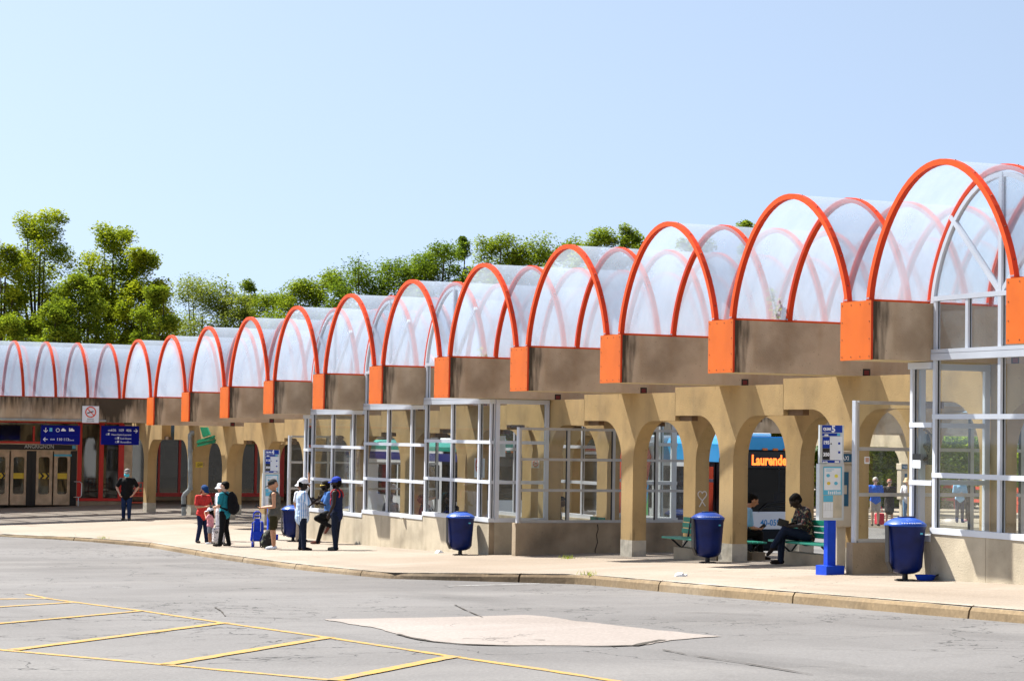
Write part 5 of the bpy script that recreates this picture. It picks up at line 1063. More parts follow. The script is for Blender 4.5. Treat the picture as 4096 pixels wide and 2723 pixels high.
def person(label, P, head, H, skin, top, bottom, shoes='shoe_dark', hair='hair_black', hat=None, hatm=None, w=1., pose={}, sleeve=.72, legs=1., voxel=.011, child=False, hair_long=0, beard=False, mask=False, glasses=None, hem=0., skirt=False, group=None):
    root = thing('person', label, 'person', P, group); root.rotation_euler = (0, 0, radians(head))
    J = dict(pelvis=(0, 0, .525), chest=(0, 0, .735), neck=(0, 0, .83), head=(.018, 0, .925), shL=(0, .108*(.55+.45*w), .795), shR=(0, -.108*(.55+.45*w), .795), elL=(-.015, .14*w, .63), elR=(-.015, -.14*w, .63), wrL=(.03, .145*w, .49), wrR=(.03, -.145*w, .49),
             hipL=(0, .052, .51), hipR=(0, -.052, .51), knL=(.012, .056, .285), knR=(.012, -.056, .285), anL=(-.005, .06, .045), anR=(-.005, -.06, .045))
    J.update({k: v for k, v in pose.items() if k in J}); J = {k: Vector(v)*H for k, v in J.items()}
    up_ = (J['neck']-J['pelvis']).normalized(); hs = 1.35 if child else 1.
    def torso(b, e):
        p, c_, n_ = J['pelvis'], J['chest'], J['neck']; mid = p.lerp(c_, .5)
        b.ball(p, ((.072*w+e)*H, (.092*w+e)*H, (.085+e)*H)); b.ball(mid, ((.068*w+e)*H, (.086*w+e)*H, (.10+e)*H)); b.ball(c_, ((.066*w+e)*H, (.098*w+e)*H, (.10+e)*H))
        b.cap(p, c_, (.066*w+e)*H, (.07*w+e)*H, '_'); b.cap(c_, n_-up_*.03*H, (.068*w+e)*H, (.04+e)*H, '_')
    def B_(): x = B(); _b = x.ball; x.ball = lambda c_, r, m='_', n=14, k=10: _b(c_, r, m, n, k); return x
    hd = J['head']; face = pose.get('face', (1, 0, -.05)); fx = Vector(face).normalized(); fy = Vector((0, 0, 1)).cross(fx).normalized(); fz = fx.cross(fy); q = H*hs
    hp = lambda a, b_, c_: hd+fx*(a*q)+fy*(b_*q)+fz*(c_*q)
    b = B_(); torso(b, 0)
    b.cap(J['shL'], J['shR'], .034*H, .034*H, '_'); [b.cap(J['neck']-up_*.012*H, J['sh'+s_], .030*H, .030*H, '_') for s_ in 'LR']; b.cap(J['neck']-up_*.03*H, hp(-.01, 0, -.02), .033*H, .031*q, '_')
    b.cap(hp(-.018, 0, .012), hp(.008, 0, .012), .056*q, .053*q, '_'); b.cap(hp(.012, 0, -.012), hp(.024, 0, -.045), .044*q, .026*q, '_')
    b.cap(hp(.055, 0, .008), hp(.068, 0, -.012), .007*q, .011*q, '_'); b.cap(hp(.05, -.02, .016), hp(.05, .02, .016), .010*q, .010*q, '_'); b.cap(hp(.052, -.012, -.034), hp(.052, .012, -.034), .007*q, .007*q, '_')
    for s_ in (-1, 1): b.cap(hp(-.004, s_*.052, .008), hp(-.008, s_*.056, -.014), .011*q, .008*q, '_')
    for s_ in 'LR':
        sg = 1 if s_ == 'L' else -1; sh, el, wr = J['sh'+s_], J['el'+s_], J['wr'+s_]
        b.cap(sh, el, .031*H*(.6+.4*w), .0235*H*(.7+.3*w), '_'); b.cap(el, el.lerp(wr, .35), .0235*H, .0245*H*(.7+.3*w), '_'); b.cap(el.lerp(wr, .3), wr, .0235*H, .0155*H, '_')
        d = (wr-el).normalized(); sd = Vector(pose.get('palm'+s_, (0, -sg, 0))).normalized(); sd = (sd-d*sd.dot(d)).normalized(); wd = d.cross(sd); curl = pose.get('curl', .45)
        if not pose.get('nohand'+s_):
            pc_ = wr+d*.028*H; b.cap(wr, pc_+d*.012*H, .014*H, .016*H, '_'); b.cap(pc_-wd*.011*H, pc_+wd*.011*H, .0135*H, .0135*H, '_')
            for i, ln in enumerate((.040, .046, .043, .034)):
                k0 = wr+d*.05*H+wd*(.0165-.011*i)*H; k1 = k0+(d*cos(curl)+sd*sin(curl))*ln*.5*H; k2 = k1+(d*cos(curl*2)+sd*sin(curl*2))*ln*.5*H
                b.cap(k0-d*.015*H, k1, .0056*H, .0052*H, '_', 6); b.cap(k1, k2, .0052*H, .0045*H, '_', 6)
            t0 = wr+d*.018*H+wd*.016*H; t1 = t0+(d*.6+wd*.6+sd*.35).normalized()*.024*H; b.cap(t0, t1, .0068*H, .006*H, '_', 6); b.cap(t1, t1+(d*.85+sd*.4).normalized()*.02*H, .006*H, .005*H, '_', 6)
        hi, kn, an = J['hip'+s_], J['kn'+s_], J['an'+s_]
        b.cap(hi, kn, .052*H*(.6+.4*w), .034*H, '_'); b.cap(kn, kn.lerp(an, .35), .033*H, .034*H, '_'); b.cap(kn.lerp(an, .3), an, .034*H, .021*H, '_')
        td = Vector(pose.get('toe'+s_, (1, .15*sg, 0))).normalized(); b.cap(an-Vector((0, 0, .02*H)), an+td*.085*H-Vector((0, 0, .026*H)), .022*H, .018*H, '_')
    remesh(b, 'body', root, skin, voxel)
    if top:
        b = B_(); e = .011; torso(b, e)
        if sleeve > 0: b.cap(J['shL'], J['shR'], .042*H, .042*H, '_'); [b.cap(J['neck']-up_*.022*H, J['sh'+s_], .034*H, .038*H, '_') for s_ in 'LR']
        else:
            for s_ in 'LR': b.cap(J['chest'], J['sh'+s_].lerp(J['neck'], .42)+Vector((0, 0, .02*H)), .05*H*w, .026*H, '_')
        if hem: b.cap(J['pelvis']+up_*.05*H, J['pelvis']-Vector((0, 0, hem*H)), (.084*w)*H, .09*w*H, '_'); b.ball(J['pelvis']-Vector((0, 0, hem*H*.6)), (.088*w*H, .108*w*H, .06*H))
        if sleeve > 0:
            for s_ in 'LR':
                sh, el, wr = J['sh'+s_], J['el'+s_], J['wr'+s_]; e_ = sh.lerp(el, min(1, sleeve)); b.cap(sh, e_, .042*H*(.6+.4*w), .038*H*(.6+.4*w), '_')
                if sleeve > 1: b.cap(el, el.lerp(wr, .9), .034*H, .025*H, '_')
        remesh(b, 'shirt', root, top, voxel)
    if bottom:
        b = B_(); p = J['pelvis']; b.ball(p-Vector((0, 0, .01*H)), ((.078*w)*H, (.098*w)*H, .075*H))
        for s_ in 'LR':
            hi, kn, an = J['hip'+s_], J['kn'+s_], J['an'+s_]
            if legs < 1: e_ = hi.lerp(kn, legs); b.cap(hi, e_, .060*H*(.6+.4*w), .054*H*(.7+.3*w), '_')
            else: b.cap(hi, kn, .060*H*(.6+.4*w), .043*H*(.7+.3*w), '_'); b.cap(kn, an, .043*H*(.7+.3*w), .034*H, '_'); b.cap(kn.lerp(an, .9), an-(an-kn).normalized()*-.012*H, .034*H, .035*H, '_')
        if skirt: b.cap(p, J['knL'].lerp(J['knR'], .5)+Vector((0, 0, .02*H)), .09*H*w, .10*H*w, '_')
        remesh(b, 'trousers' if not skirt else 'skirt', root, bottom, voxel)
    for s_ in 'LR':
        an = J['an'+s_]; td = Vector(pose.get('toe'+s_, (1, .15 if s_ == 'L' else -.15, 0))).normalized(); b = B_()
        z_ = Vector((0, 0, 1)); b.cap(an-z_*.018*H-td*.014*H, an+td*.06*H-z_*.022*H, .0265*H, .0235*H, '_'); b.cap(an+td*.05*H-z_*.025*H, an+td*.10*H-z_*.027*H, .024*H, .0175*H, '_')
        remesh(b, 'shoe', root, shoes, voxel*.9, 1)
    if hair:
        b = B_(); b.cap(hp(-.024, 0, .022), hp(-.002, 0, .024), .060*q, .056*q, '_'); b.cap(hp(-.035, 0, -.005), hp(-.03, 0, .02), .048*q, .05*q, '_')
        if hair_long: b.cap(hp(-.04, 0, 0), hp(-.065, 0, -.055-hair_long), .045*q, .026*q, '_'); [b.cap(hp(-.012, s_*.045, .01), hp(-.02, s_*.05, -.04-hair_long*.6), .02*q, .015*q, '_') for s_ in (-1, 1)]
        remesh(b, 'hair', root, hair, voxel)
    if beard: b = B_(); b.cap(hp(.018, -.02, -.044), hp(.018, .02, -.044), .0275*q, .0275*q, '_'); b.cap(hp(.024, 0, -.052), hp(.028, 0, -.06), .02*q, .018*q, '_'); remesh(b, 'beard', root, hair, voxel)
    if mask: b = B_(); b.cap(hp(.03, -.012, -.034), hp(.03, .012, -.034), .042*q, .042*q, '_'); remesh(b, 'face_mask', root, 'mask', voxel)
    if hat in ('cap', 'cap_back'):
        b = B_(); b.cap(hp(-.02, 0, .035), hp(.004, 0, .037), .062*q, .059*q, '_'); remesh(b, 'cap', root, hatm, voxel)
        b = B(); sg = 1 if hat == 'cap' else -1; top_ = []
        for r_, dz in ((.056, .032), (.115, .020)):
            for i in range(9): a = (i-4)/4*1.0; top_.append(hp(sg*r_*cos(a*.9)+(0 if r_ < .1 else 0), r_*sin(a)*(.9 if r_ < .1 else .55), dz-abs(a)*.006))
        low = [v-fz*.008*q for v in top_]
        b.add(top_+low, [(i, i+1, 9+i+1, 9+i) for i in range(8)]+[(18+i, 27+i, 27+i+1, 18+i+1) for i in range(8)]+[(9+i, 9+i+1, 27+i+1, 27+i) for i in range(8)], hatm, True); raw(b, 'cap_brim', root)
    if hat == 'bucket':
        b = B(); n = 18; V = []
        for r_, h_ in ((.110, -.004), (.072, .028), (.062, .075), (.045, .084), (.001, .086)): V += [hp(-.008+r_*cos(2*pi*j/n), r_*.9*sin(2*pi*j/n), h_) for j in range(n)]
        b.add(V, [(i*n+j, i*n+(j+1) % n, (i+1)*n+(j+1) % n, (i+1)*n+j) for i in range(4) for j in range(n)], hatm, True); raw(b, 'sun_hat', root)
    b = B()
    for s_ in (-1, 1): b.ball(hp(.051, s_*.021, .008), .0062*q, '_' if 0 else 'black', 8, 6)
    raw(b, 'eyes', root)
    if glasses:
        b = B(); b.tube([hp(-.01, .056, .012), hp(.056, .046, .010), hp(.066, 0, .009), hp(.056, -.046, .010), hp(-.01, -.056, .012)], .004*q, glasses, 5)
        for s_ in (-1, 1): b.ball(hp(.062, s_*.024, .006), (.008*q, .017*q, .013*q), glasses, 8, 6)
        raw(b, 'glasses', root)
    return root, J
def world(root, v):
    a = root.rotation_euler[2]; return Vector((root.location.x+v.x*cos(a)-v.y*sin(a), root.location.y+v.x*sin(a)+v.y*cos(a), root.location.z+v.z))
def held(name, label, cat, root, v, d, m, size=(.075, .008, .15)):
    p = world(root, v); a = root.rotation_euler[2]; o = thing(name, label, cat, p); o.rotation_euler = (0, d, a); b = B(); b.bbox(tuple(-s_/2 for s_ in size), tuple(s_/2 for s_ in size), m, .003); x = b.obj('casing'); x.parent = o
    b = B(); b.box((-size[0]*.45, size[1]*.5, -size[2]*.45), (size[0]*.45, size[1]*.5+.002, size[2]*.45), 'dark'); x = b.obj('screen'); x.parent = o; return o
FWD = dict(elL=(.03, .14, .625), elR=(.03, -.14, .625), wrL=(.165, .04, .645), wrR=(.165, -.04, .635), palmL=(0, -.4, 1), palmR=(0, .4, 1))
person('man in black tee, grey cap and blue mask walking with hands in pockets', onG(505, 1198*K), -24, 1.76, 'skin_pale', 'black_cloth', 'jeans', 'khaki_grey', 'hair_grey', 'cap', 'cap_grey', 1.28, dict(elL=(-.05, .21, .645), elR=(-.05, -.21, .645), wrL=(.05, .135, .515), wrR=(.05, -.135, .515), anL=(.06, .065, .045), knL=(.05, .06, .285), anR=(-.05, -.065, .045)), mask=True, hem=.03)
rw, J = person('woman in red tee and navy cap looking down at her phone', onG(808, 1250*K), 18, 1.60, 'skin_tan', 'red_cloth', 'navy_cloth', 'shoe_dark', 'hair_brown', 'cap', 'cap_navy', 1.16, dict(FWD, head=(.045, 0, .915), face=(1, 0, -.55), elL=(.03, .155, .63), elR=(.03, -.155, .63), anR=(-.03, -.08, .045), anL=(.02, .08, .045)), hair_long=.03, hem=.04)
held('phone', 'dark phone in the hands of the woman in red', 'phone', rw, Vector((.23, 0, .67))*1.6, .6, 'black')
p = world(rw, Vector((-.06, .20, .48))*1.6); t = thing('shoulder_bag', 'small dark sling bag at the hip of the woman in red', 'bag', p); b = B(); b.bbox((p.x-.09, p.y-.06, p.z-.13), (p.x+.09, p.y+.06, p.z+.10), 'navy_cloth', .03); b.obj('bag_body', t)
b = B(); b.tube([p+Vector((0, 0, .1)), world(rw, Vector((-.085, .06, .66))*1.6), world(rw, Vector((-.05, -.05, .83))*1.6), world(rw, Vector((.08, -.03, .74))*1.6)], .014, 'cap_grey', 6); b.obj('strap', t)
p = p+Vector((-.02, -.12, -.06)); t = thing('water_bottle', 'blue water bottle hanging from the bag of the woman in red', 'bottle', p); b = B(); b.lathe([(.03, -.14), (.036, -.12), (.036, .06), (.02, .09)], p, 'bottle', 14); b.obj('bottle_body', t); b = B(); b.lathe([(.024, .085), (.024, .12)], p, 'poster_white', 12); b.obj('lid', t)
person('small child in pink top and white cap with hand at the mouth', onG(840, 1252.5*K), -128, .98, 'skin_tan', 'pink_cloth', 'grey_cloth', 'shoe_white', 'hair_black', 'cap', 'white_cloth', 1.25, dict(head=(.02, 0, .90), elL=(.06, .16, .70), wrL=(.14, .07, .84), elR=(.05, -.16, .70), wrR=(.13, -.08, .80), palmL=(0, -1, 0)), legs=.75, child=True, hair_long=.05, voxel=.009)
person('woman in white clothes and white bucket hat half hidden behind the teal man', onG(881, 1246*K), -70, 1.62, 'skin_pale', 'white_cloth', 'white_cloth', 'shoe_white', 'hair_blond', 'bucket', 'white_cloth', 1., dict(elL=(.02, .14, .64), wrL=(.12, .06, .60)), hair_long=.02, sleeve=.9)
tm, J = person('man in teal tee and black trousers wearing a black backpack', onG(897, 1258*K), -138, 1.75, 'skin_pale', 'teal_cloth', 'black_cloth', 'shoe_dark', 'hair_black', None, None, 1.02, dict(FWD, wrL=(.16, .05, .60), wrR=(.16, -.05, .60), anL=(.03, .085, .045), anR=(-.03, -.085, .045), hipL=(0, .055, .51)), hem=.02, glasses=None)
def backpack(label, root, H, m='black_cloth', c_=(-.135, 0, .66), s_=(.075, .10, .17)):
    t = thing('backpack', label, 'backpack', root.location, None); t.rotation_euler = root.rotation_euler; c_ = Vector(c_)*H; sx, sy, sz = (v*H for v in s_)
    b = B(); b.ball(c_, (sx, sy, sz), '_', 16, 12); b.ball(c_+Vector((-.02*H, 0, -.05*H)), (sx*1.05, sy*.95, sz*.72), '_', 16, 12); b.ball(c_+Vector((.02*H, 0, .03*H)), (sx*.7, sy*.92, sz*.95), '_', 16, 12); remesh(b, 'pack', t, m, .014)
    b = B(); b.ball(c_+Vector((-.075*H, 0, -.06*H)), (.03*H, sy*.75, sz*.45), '_', 14, 10); remesh(b, 'front_pocket', t, m, .014)
    for sg in (-1, 1):
        b = B(); b.tube([c_+Vector((.05*H, sg*.05*H, .13*H)), Vector((.0, sg*.072*H, .845*H)), Vector((.085*H, sg*.07*H, .76*H)), Vector((.06*H, sg*.095*H, .62*H)), c_+Vector((.05*H, sg*.07*H, -.10*H))], .014*H, 'black_cloth', 6); raw(b, 'strap', t)
    return t
backpack('large black backpack on the back of the man in teal', tm, 1.75)
p = world(tm, Vector((.20, .0, .61))*1.75); t = thing('camera', 'small dark camera in the hands of the man in teal', 'camera', p); b = B(); b.bbox((p.x-.06, p.y-.05, p.z-.05), (p.x+.06, p.y+.05, p.z+.04), 'black', .01); b.obj('camera_body', t); b = B(); b.tube([p+Vector((.03, -.05, -.01)), p+Vector((.06, -.12, -.02))], .032, 'dark', 12); b.obj('lens', t)
P = onG(873, 2175); t = thing('suitcase', 'black and white leopard print suitcase standing behind the man in teal', 'suitcase', P); b = B(); x, y, z = P; b.bbox((x-.11, y-.17, z+.05), (x+.11, y+.17, z+.44), 'leopard', .04); b.obj('shell', t)
b = B(); b.tube([(x, y-.09, z+.44), (x, y-.09, z+.50), (x, y+.09, z+.50), (x, y+.09, z+.44)], .012, 'black', 6); b.obj('handle', t)
for sx in (-.09, .09):
    for sy in (-.15, .15): b = B(); b.tube([(x+sx, y+sy-.012, z+.03), (x+sx, y+sy+.012, z+.03)], .03, 'black', 10); b.obj('wheel', t)
tk, J = person('man in grey tank top and olive shorts looking down at his phone', onG(1094, 1265*K), -114, 1.80, 'skin_tan', 'khaki_grey', 'olive_cloth', 'shoe_white', 'skin_tan', 'cap', 'cap_dark', 1.14, dict(FWD, head=(.03, 0, .92), face=(1, 0, -.35), wrL=(.17, .03, .60), wrR=(.17, -.035, .60), elL=(-.01, .13, .62)), sleeve=0, legs=.82, hem=.03)
held('phone', 'dark phone in the hands of the man in the tank top', 'phone', tk, Vector((.235, 0, .615))*1.8, 1.0, 'black')
sm, J = person('man in blue striped shirt and white cap gesturing with a raised hand', onG(1206, 1267*K), 82, 1.82, 'skin_dark', 'stripe_shirt', 'dark_jeans', 'shoe_dark', 'hair_black', 'cap', 'white_cloth', 1.16, dict(elL=(.06, .15, .64), wrL=(.19, .07, .66), elR=(.07, -.16, .645), wrR=(.20, -.10, .725), palmR=(-.3, 1, .2), curl=.2, anL=(.0, .075, .045), anR=(.02, -.075, .045)), sleeve=.85, hem=.075)
jm, J = person('man in blue denim shirt leaning on the wall with one knee raised', onG(1278, 1253*K), -104, 1.76, 'skin_dark', 'blue_shirt', 'black_cloth', 'sandal', 'hair_black', None, None, 1.08, dict(pelvis=(-.15, 0, .50), chest=(-.13, 0, .71), neck=(-.10, 0, .805), head=(-.065, 0, .90), shL=(-.12, .115, .775), shR=(-.12, -.115, .775), hipL=(-.14, .05, .485), hipR=(-.14, -.05, .485), knL=(.06, .085, .40), anL=(-.13, .085, .29), toeL=(.5, 0, -.8), knR=(-.04, -.055, .26), anR=(.02, -.06, .045), elL=(-.06, .15, .615), wrL=(.09, .07, .655), elR=(-.04, -.14, .63), wrR=(.09, -.03, .69)), glasses='yellow', sleeve=.85, beard=True)
held('phone', 'dark phone in the hand of the man in the denim shirt', 'phone', jm, Vector((.16, .05, .70))*1.76, .9, 'black')
cm, J = person('man in navy basketball vest and blue cap standing with arms hanging', onG(1344, 1267*K), -128, 1.84, 'skin_dark', 'navy_cloth', 'dark_jeans', 'khaki_grey', 'hair_black', 'cap', 'cap_blue', 1.02, dict(elL=(.0, .135, .635), wrL=(.075, .10, .50), elR=(.02, -.14, .635), wrR=(.10, -.06, .505), anL=(-.02, .07, .045), anR=(.03, -.06, .045)), sleeve=0, hem=.05, beard=True)
b = B(); Hc = 1.84
for sg in (-1, 1): b.tube([Vector((.066*cos(a), sg*(.075+.012*sin(a*2)), .765+.075*sin(a)*1.0))*Hc for a in (-.5, 0, .5, 1.0, 1.57, 2.1, 2.6, 3.1, 3.6)], .010*Hc, 'red_cloth', 6)
raw(b, 'vest_piping', cm)
b = B(); b.tube([Vector((.082, .03*cos(a*pi/8), .665+.045*sin(a*pi/8)))*Hc for a in range(17)], .008*Hc, 'red_cloth', 6); b.tube([Vector((.084, .012*cos(a*pi/8), .665+.022*sin(a*pi/8)))*Hc for a in range(17)], .008*Hc, 'white_cloth', 6); raw(b, 'vest_number', cm)
hm, J = person('person with white hat raising an arm behind the man in the striped shirt', Vector((19.3, .35, g(19.3, .35))), 40, 1.68, 'skin_tan', 'white_cloth', 'beige_cloth', 'shoe_dark', 'hair_brown', 'bucket', 'white_cloth', 1., dict(elL=(.06, .17, .92), wrL=(.04, .20, 1.06), nohandR=True))
# blue shopping trolley, black backpack on the ground
P = onG(1027, 1259.5*K); x, y, z = P; t = thing('shopping_trolley', 'bright blue shopping trolley with loop handle standing on the pavement', 'trolley', P)
TS = .76
Ti = lambda u, v, w_: P+rt_h*u*(.5+.5*TS)+bk_h*v+Vector((0, 0, w_*TS))
rt_h = Vector((rt.x, rt.y, 0)).normalized(); bk_h = Vector((fw.x, fw.y, 0)).normalized()
def obox(b, u0, u1, v0, v1, w0, w1, m, taper=0, sh=0):
    c_ = [Ti(u+(taper if w_ == w1 else 0)*(1 if u == u0 else -1)+(sh if w_ == w1 else 0), v, w_) for w_ in (w0, w1) for u, v in ((u0, v0), (u1, v0), (u1, v1), (u0, v1))]
    b.add(c_, [(3, 2, 1, 0), (4, 5, 6, 7)]+[(i, (i+1) % 4, 4+(i+1) % 4, 4+i) for i in range(4)], m)
b = B(); obox(b, -.20, .19, -.12, .14, .20, .86, 'trolley_blue', .03, .03); b.obj('bag', t, .04)
b = B(); obox(b, -.17, .19, -.13, .15, .80, .90, 'trolley_blue', .05, .02); b.obj('flap', t, .02)
b = B(); obox(b, -.10, .16, -.15, -.12, .26, .56, 'trolley_blue'); b.obj('front_pocket', t, .01)
b = B(); obox(b, -.05, .10, -.14, -.12, .78, 1.0, 'trolley_blue'); b.obj('rear_sleeve', t, .01)
b = B()
for u in (-.10, .12): b.tube([Ti(u, -.13, .08), Ti(u*.95+.01, -.13, 1.0), Ti(u*.8+.01, -.13, 1.12)], .010, 'steel', 6)
b.tube([Ti(.0+.12, -.1, .02), Ti(.16, -.1, .12), Ti(.14, -.1, .22)], .010, 'steel', 6); b.obj('frame', t)
b = B(); b.tube([Ti(-.10, -.13, 1.0), Ti(-.09, -.13, 1.18), Ti(-.03, -.13, 1.25), Ti(.06, -.13, 1.25), Ti(.12, -.13, 1.18), Ti(.12, -.13, 1.0)], .018, 'trolley_blue', 8); b.tube([Ti(-.09, -.13, 1.10), Ti(.12, -.13, 1.10)], .014, 'trolley_blue', 8); b.obj('handle', t)
for v in (-.1, .12): b = B(); c_ = Ti(-.12, v, .085); b.tube([c_-rt_h*.02, c_+rt_h*.02], .085, 'trolley_blue', 16); b.obj('wheel', t)
TS = 1; P2 = onG(1073, 1263*K); t = thing('backpack', 'dark patterned backpack standing on the pavement beside the blue trolley', 'backpack', P2); b = B(); P = P2
b.ball(Ti(0, 0, .24), (.17, .17, .25), '_', 16, 12); b.ball(Ti(-.05, .0, .14), (.17, .16, .14), '_', 16, 12); b.ball(Ti(.03, 0, .34), (.13, .13, .18), '_', 16, 12); b.v = [tuple(Vector(v)-P2) for v in b.v]; remesh(b, 'pack', t, 'camo_bag', .013)
b = B(); b.tube([Ti(.0, -.03, .50), Ti(.03, -.03, .57), Ti(.07, -.03, .50)], .012, 'black_cloth', 6); b.obj('grab_loop', t)
b = B(); b.tube([Ti(-.13, -.1, .40), Ti(-.21, -.1, .22), Ti(-.2, -.1, .06), Ti(-.14, -.1, .02)], .014, 'black_cloth', 6); b.obj('strap', t)
# seated people
def seat_pose(lean=.06, cross=False, sh=.445, H=1.76):
    z = sh/H+.055; d = dict(pelvis=(0, 0, z), chest=(lean, 0, z+.205), neck=(lean*1.6, 0, z+.30), head=(lean*2.1+.02, 0, z+.385), shL=(lean*1.3, .108, z+.265), shR=(lean*1.3, -.108, z+.265), hipL=(.01, .052, z-.01), hipR=(.01, -.052, z-.01),
             knL=(.255, .07, z+.005), knR=(.255, -.07, z+.005), anL=(.24, .07, .045), anR=(.27, -.07, .045), elL=(lean+.05, .14, z+.12), elR=(lean+.05, -.14, z+.12), wrL=(.21, .05, z+.10), wrR=(.21, -.05, z+.10), palmL=(0, -.3, 1), palmR=(0, .3, 1))
    if cross: d.update(knL=(.25, .0, z+.06), anL=(.36, -.05, .19), toeL=(.6, 0, -.6), anR=(.20, -.06, .045))
    return d
gz = g(9.55*S, 3)
fm, J = person('seated man in dark floral shirt bending over his phone on the green bench', Vector((9.58*S, 2.93, gz)), -100, 1.78, 'skin_dark', 'floral', 'dark_jeans', 'shoe_dark', 'hair_black', None, None, 1.05, dict(seat_pose(.035, True), face=(1, 0, -.8), head=(.135, 0, .672), neck=(.075, 0, .605), anR=(.27, -.06, .045), knL=(.26, .02, .37), anL=(.36, -.03, .20)), sleeve=.85, hem=.02)
held('tablet', 'dark tablet on the lap of the man in the floral shirt', 'tablet', fm, Vector((.27, 0, .44))*1.78, 1.3, 'black', (.14, .01, .22))
lm, J = person('seated man in light blue shirt half hidden behind the pillar holding a phone', Vector((38.24, 3.40, g(38.2, 3))), 78, 1.75, 'skin_tan', 'light_blue', 'black_cloth', 'shoe_dark', 'hair_black', None, None, 1.12, dict(seat_pose(.08), face=(1, 0, -.4), wrR=(.25, -.04, .365), wrL=(.25, .04, .365), elR=(.12, -.14, .385), elL=(.12, .14, .385)), sleeve=.8)
held('phone', 'dark phone in the hand of the seated man in light blue', 'phone', lm, Vector((.31, 0, .385))*1.75, .9, 'black')
for i, (px, py, Y_, lb, top_, hd_, hl) in enumerate(((1577, 2005, 2.75, 'seated person in grey top behind the middle window of the long booth', 'grey_cloth', -60, .03), (1719, 2018, 2.8, 'seated person with short black hair behind the booth window', 'navy_cloth', -90, 0), (1825, 2012, 2.8, 'seated person with black hair behind the booth bin', 'black_cloth', -75, .05), (2208, 1962, 3.2, 'seated person in profile behind the cracked glass screen', 'dark_jeans', 60, 0))):
    p = onY(px, py, Y_); Hh = 1.7; zz = p.z-.62*Hh
    person(lb, Vector((p.x, Y_, g(p.x, 3))), hd_, Hh, 'skin_brown', top_, 'black_cloth', 'shoe_dark', 'hair_black', None, None, 1., dict(seat_pose(.06), **({})), voxel=.016, hair_long=hl)
p = onY(1693, 1955, 5.2); person('standing person in pale clothes and sun hat inside the long booth', Vector((p.x, 5.2, g(p.x, 3))), 60, 1.66, 'skin_pale', 'beige_cloth', 'grey_cloth', 'shoe_white', 'hair_blond', 'bucket', 'white_cloth', 1.1, dict(FWD), voxel=.016, sleeve=1.5)
p = onX(840, 1960, X2-.9); person('person in dark blue standing behind the red framed window', Vector((X2-.9, p.y, -3.1)), -30, 1.72, 'skin_brown', 'royal', 'black_cloth', 'shoe_dark', 'hair_black', None, None, 1.05, dict(FWD), voxel=.018)
p = onX(2200+1618/1.7418, 1450+960/1.7418, 29.5); t_, J = person('bus driver in light blue shirt behind the windshield', Vector((29.45, p.y, road(30)+.62)), 0, 1.76, 'skin_brown', 'light_blue', 'navy_cloth', 'shoe_dark', 'hair_black', None, None, 1.1, dict(seat_pose(.04, sh=.5), wrL=(.24, .07, .50), wrR=(.24, -.07, .50)), voxel=.016)
for px, py, lb, H_, hd_, top_, bot_, kw in ((3000+785/1.5684, 1450+1023/1.5684, 'far man in royal blue tee and grey shorts waiting across the loop', 1.76, -24, 'royal', 'beige_cloth', dict(legs=.8, hair='hair_grey', skin='skin_pale', glasses='black', w=1.15)), (3000+873/1.5684, 1450+1010/1.5684, 'far woman with red hair in a dark dress waiting across the loop', 1.66, -24, 'dress_dark', 'dress_dark', dict(skirt=True, legs=.7, hair='hair_red', skin='skin_pale', glasses='black', w=1.1)), (3000+987/1.5684, 1450+1010/1.5684, 'far person in white shirt, straw hat and jeans waiting across the loop', 1.70, -60, 'white_cloth', 'sky_jeans', dict(hat='bucket', hatm='hair_blond', skin='skin_pale')), (3000+1315/1.5684, 1450+1002/1.5684, 'far person in pale blue top and dark trousers behind the booth glass', 1.72, -24, 'light_blue', 'navy_cloth', dict(skin='skin_brown', w=1.1)), (3000+1375/1.5684, 1450+995/1.5684, 'far person in dark clothes and pink shoes behind the booth glass', 1.66, -60, 'black_cloth', 'black_cloth', dict(skin='skin_brown', shoes='pink_cloth'))):
    p = hit(px, py, lambda x, y: -3.10); kw = dict(kw); sk = kw.pop('skin'); person(lb, p, hd_, H_, sk, top_, bot_, kw.pop('shoes', 'shoe_dark'), kw.pop('hair', 'hair_black'), kw.pop('hat', None), kw.pop('hatm', None), pose=FWD, voxel=.018, group='people waiting across the loop', **kw)
p = hit(3000+812/1.5684, 1450+1015/1.5684, lambda x, y: -3.10); t = thing('carrier_bag', 'red carrier bag at the feet of the far man in royal blue', 'bag', p); b = B(); b.bbox((p.x-.12, p.y-.15, p.z), (p.x+.12, p.y+.15, p.z+.42), 'bag_red', .05); b.obj('bag_body', t); b = B(); b.tube([p+Vector((0, -.12, .48)), p+Vector((0, -.08, .66)), p+Vector((0, .08, .66)), p+Vector((0, .12, .48))], .015, 'bag_red', 6); b.obj('handle', t)
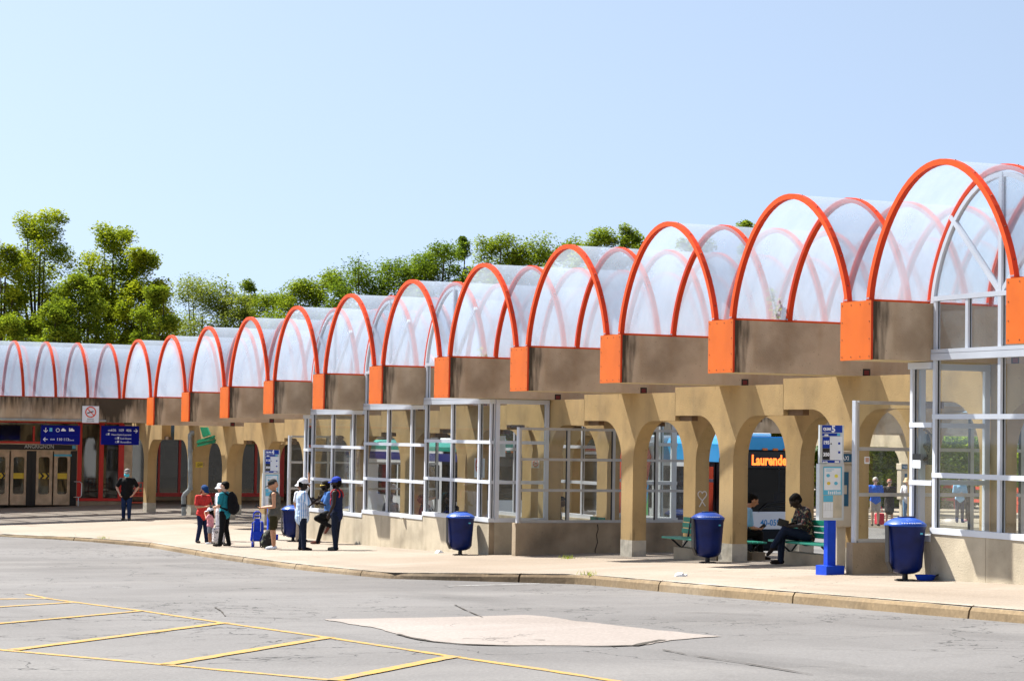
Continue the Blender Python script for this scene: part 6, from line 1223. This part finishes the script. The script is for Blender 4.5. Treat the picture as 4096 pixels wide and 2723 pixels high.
p = hit(3000+945/1.5684, 1450+1000/1.5684, lambda x, y: -3.10); phone('pale far payphone standing beside the woman in the dark dress', Vector((p.x-.4, p.y+.35, -3.1)))
# ------------------------------------------------------------------ light, sky, output
sd = Vector((2.343, 1.28, -3.72)).normalized()
sun = bpy.data.lights.new('sun', 'SUN'); sun.energy = 5.0; sun.angle = radians(.53); sun.color = (1, .955, .88)
so = bpy.data.objects.new('sun', sun); C.objects.link(so); so.rotation_mode = 'QUATERNION'; so.rotation_quaternion = Vector((0, 0, -1)).rotation_difference(sd); so.location = (0, 0, 60)
wd = bpy.data.worlds.new('World'); SC.world = wd; wd.use_nodes = True; nt = wd.node_tree; bg = nt.nodes['Background']
sky = nt.nodes.new('ShaderNodeTexSky'); sky.sky_type = 'NISHITA'; sky.sun_disc = False; sky.sun_elevation = radians(54.3); sky.sun_rotation = math.atan2(-sd.x, -sd.y); sky.air_density = 1.0; sky.dust_density = .6; sky.ozone_density = 2.0; sky.altitude = 20
tc = nt.nodes.new('ShaderNodeTexCoord'); vm = nt.nodes.new('ShaderNodeVectorMath'); vm.operation = 'ADD'; vm.inputs[1].default_value = (0, 0, .30); vn = nt.nodes.new('ShaderNodeVectorMath'); vn.operation = 'NORMALIZE'
hs = nt.nodes.new('ShaderNodeHueSaturation'); hs.inputs['Saturation'].default_value = .70; hs.inputs['Hue'].default_value = .493; hs.inputs['Value'].default_value = 1.0
nt.links.new(tc.outputs['Generated'], vm.inputs[0]); nt.links.new(vm.outputs[0], vn.inputs[0]); nt.links.new(vn.outputs[0], sky.inputs[0]); nt.links.new(sky.outputs[0], hs.inputs['Color']); nt.links.new(hs.outputs[0], bg.inputs[0]); bg.inputs[1].default_value = .076
SC.view_settings.view_transform = 'Standard'; SC.view_settings.look = 'None'; SC.view_settings.exposure = 1.45; SC.view_settings.gamma = 1
SC.render.engine = 'CYCLES'; cy = SC.cycles; cy.transparent_max_bounces = 48; cy.max_bounces = 8; cy.diffuse_bounces = 4; cy.glossy_bounces = 3; cy.use_denoising = True; cy.sample_clamp_indirect = 6
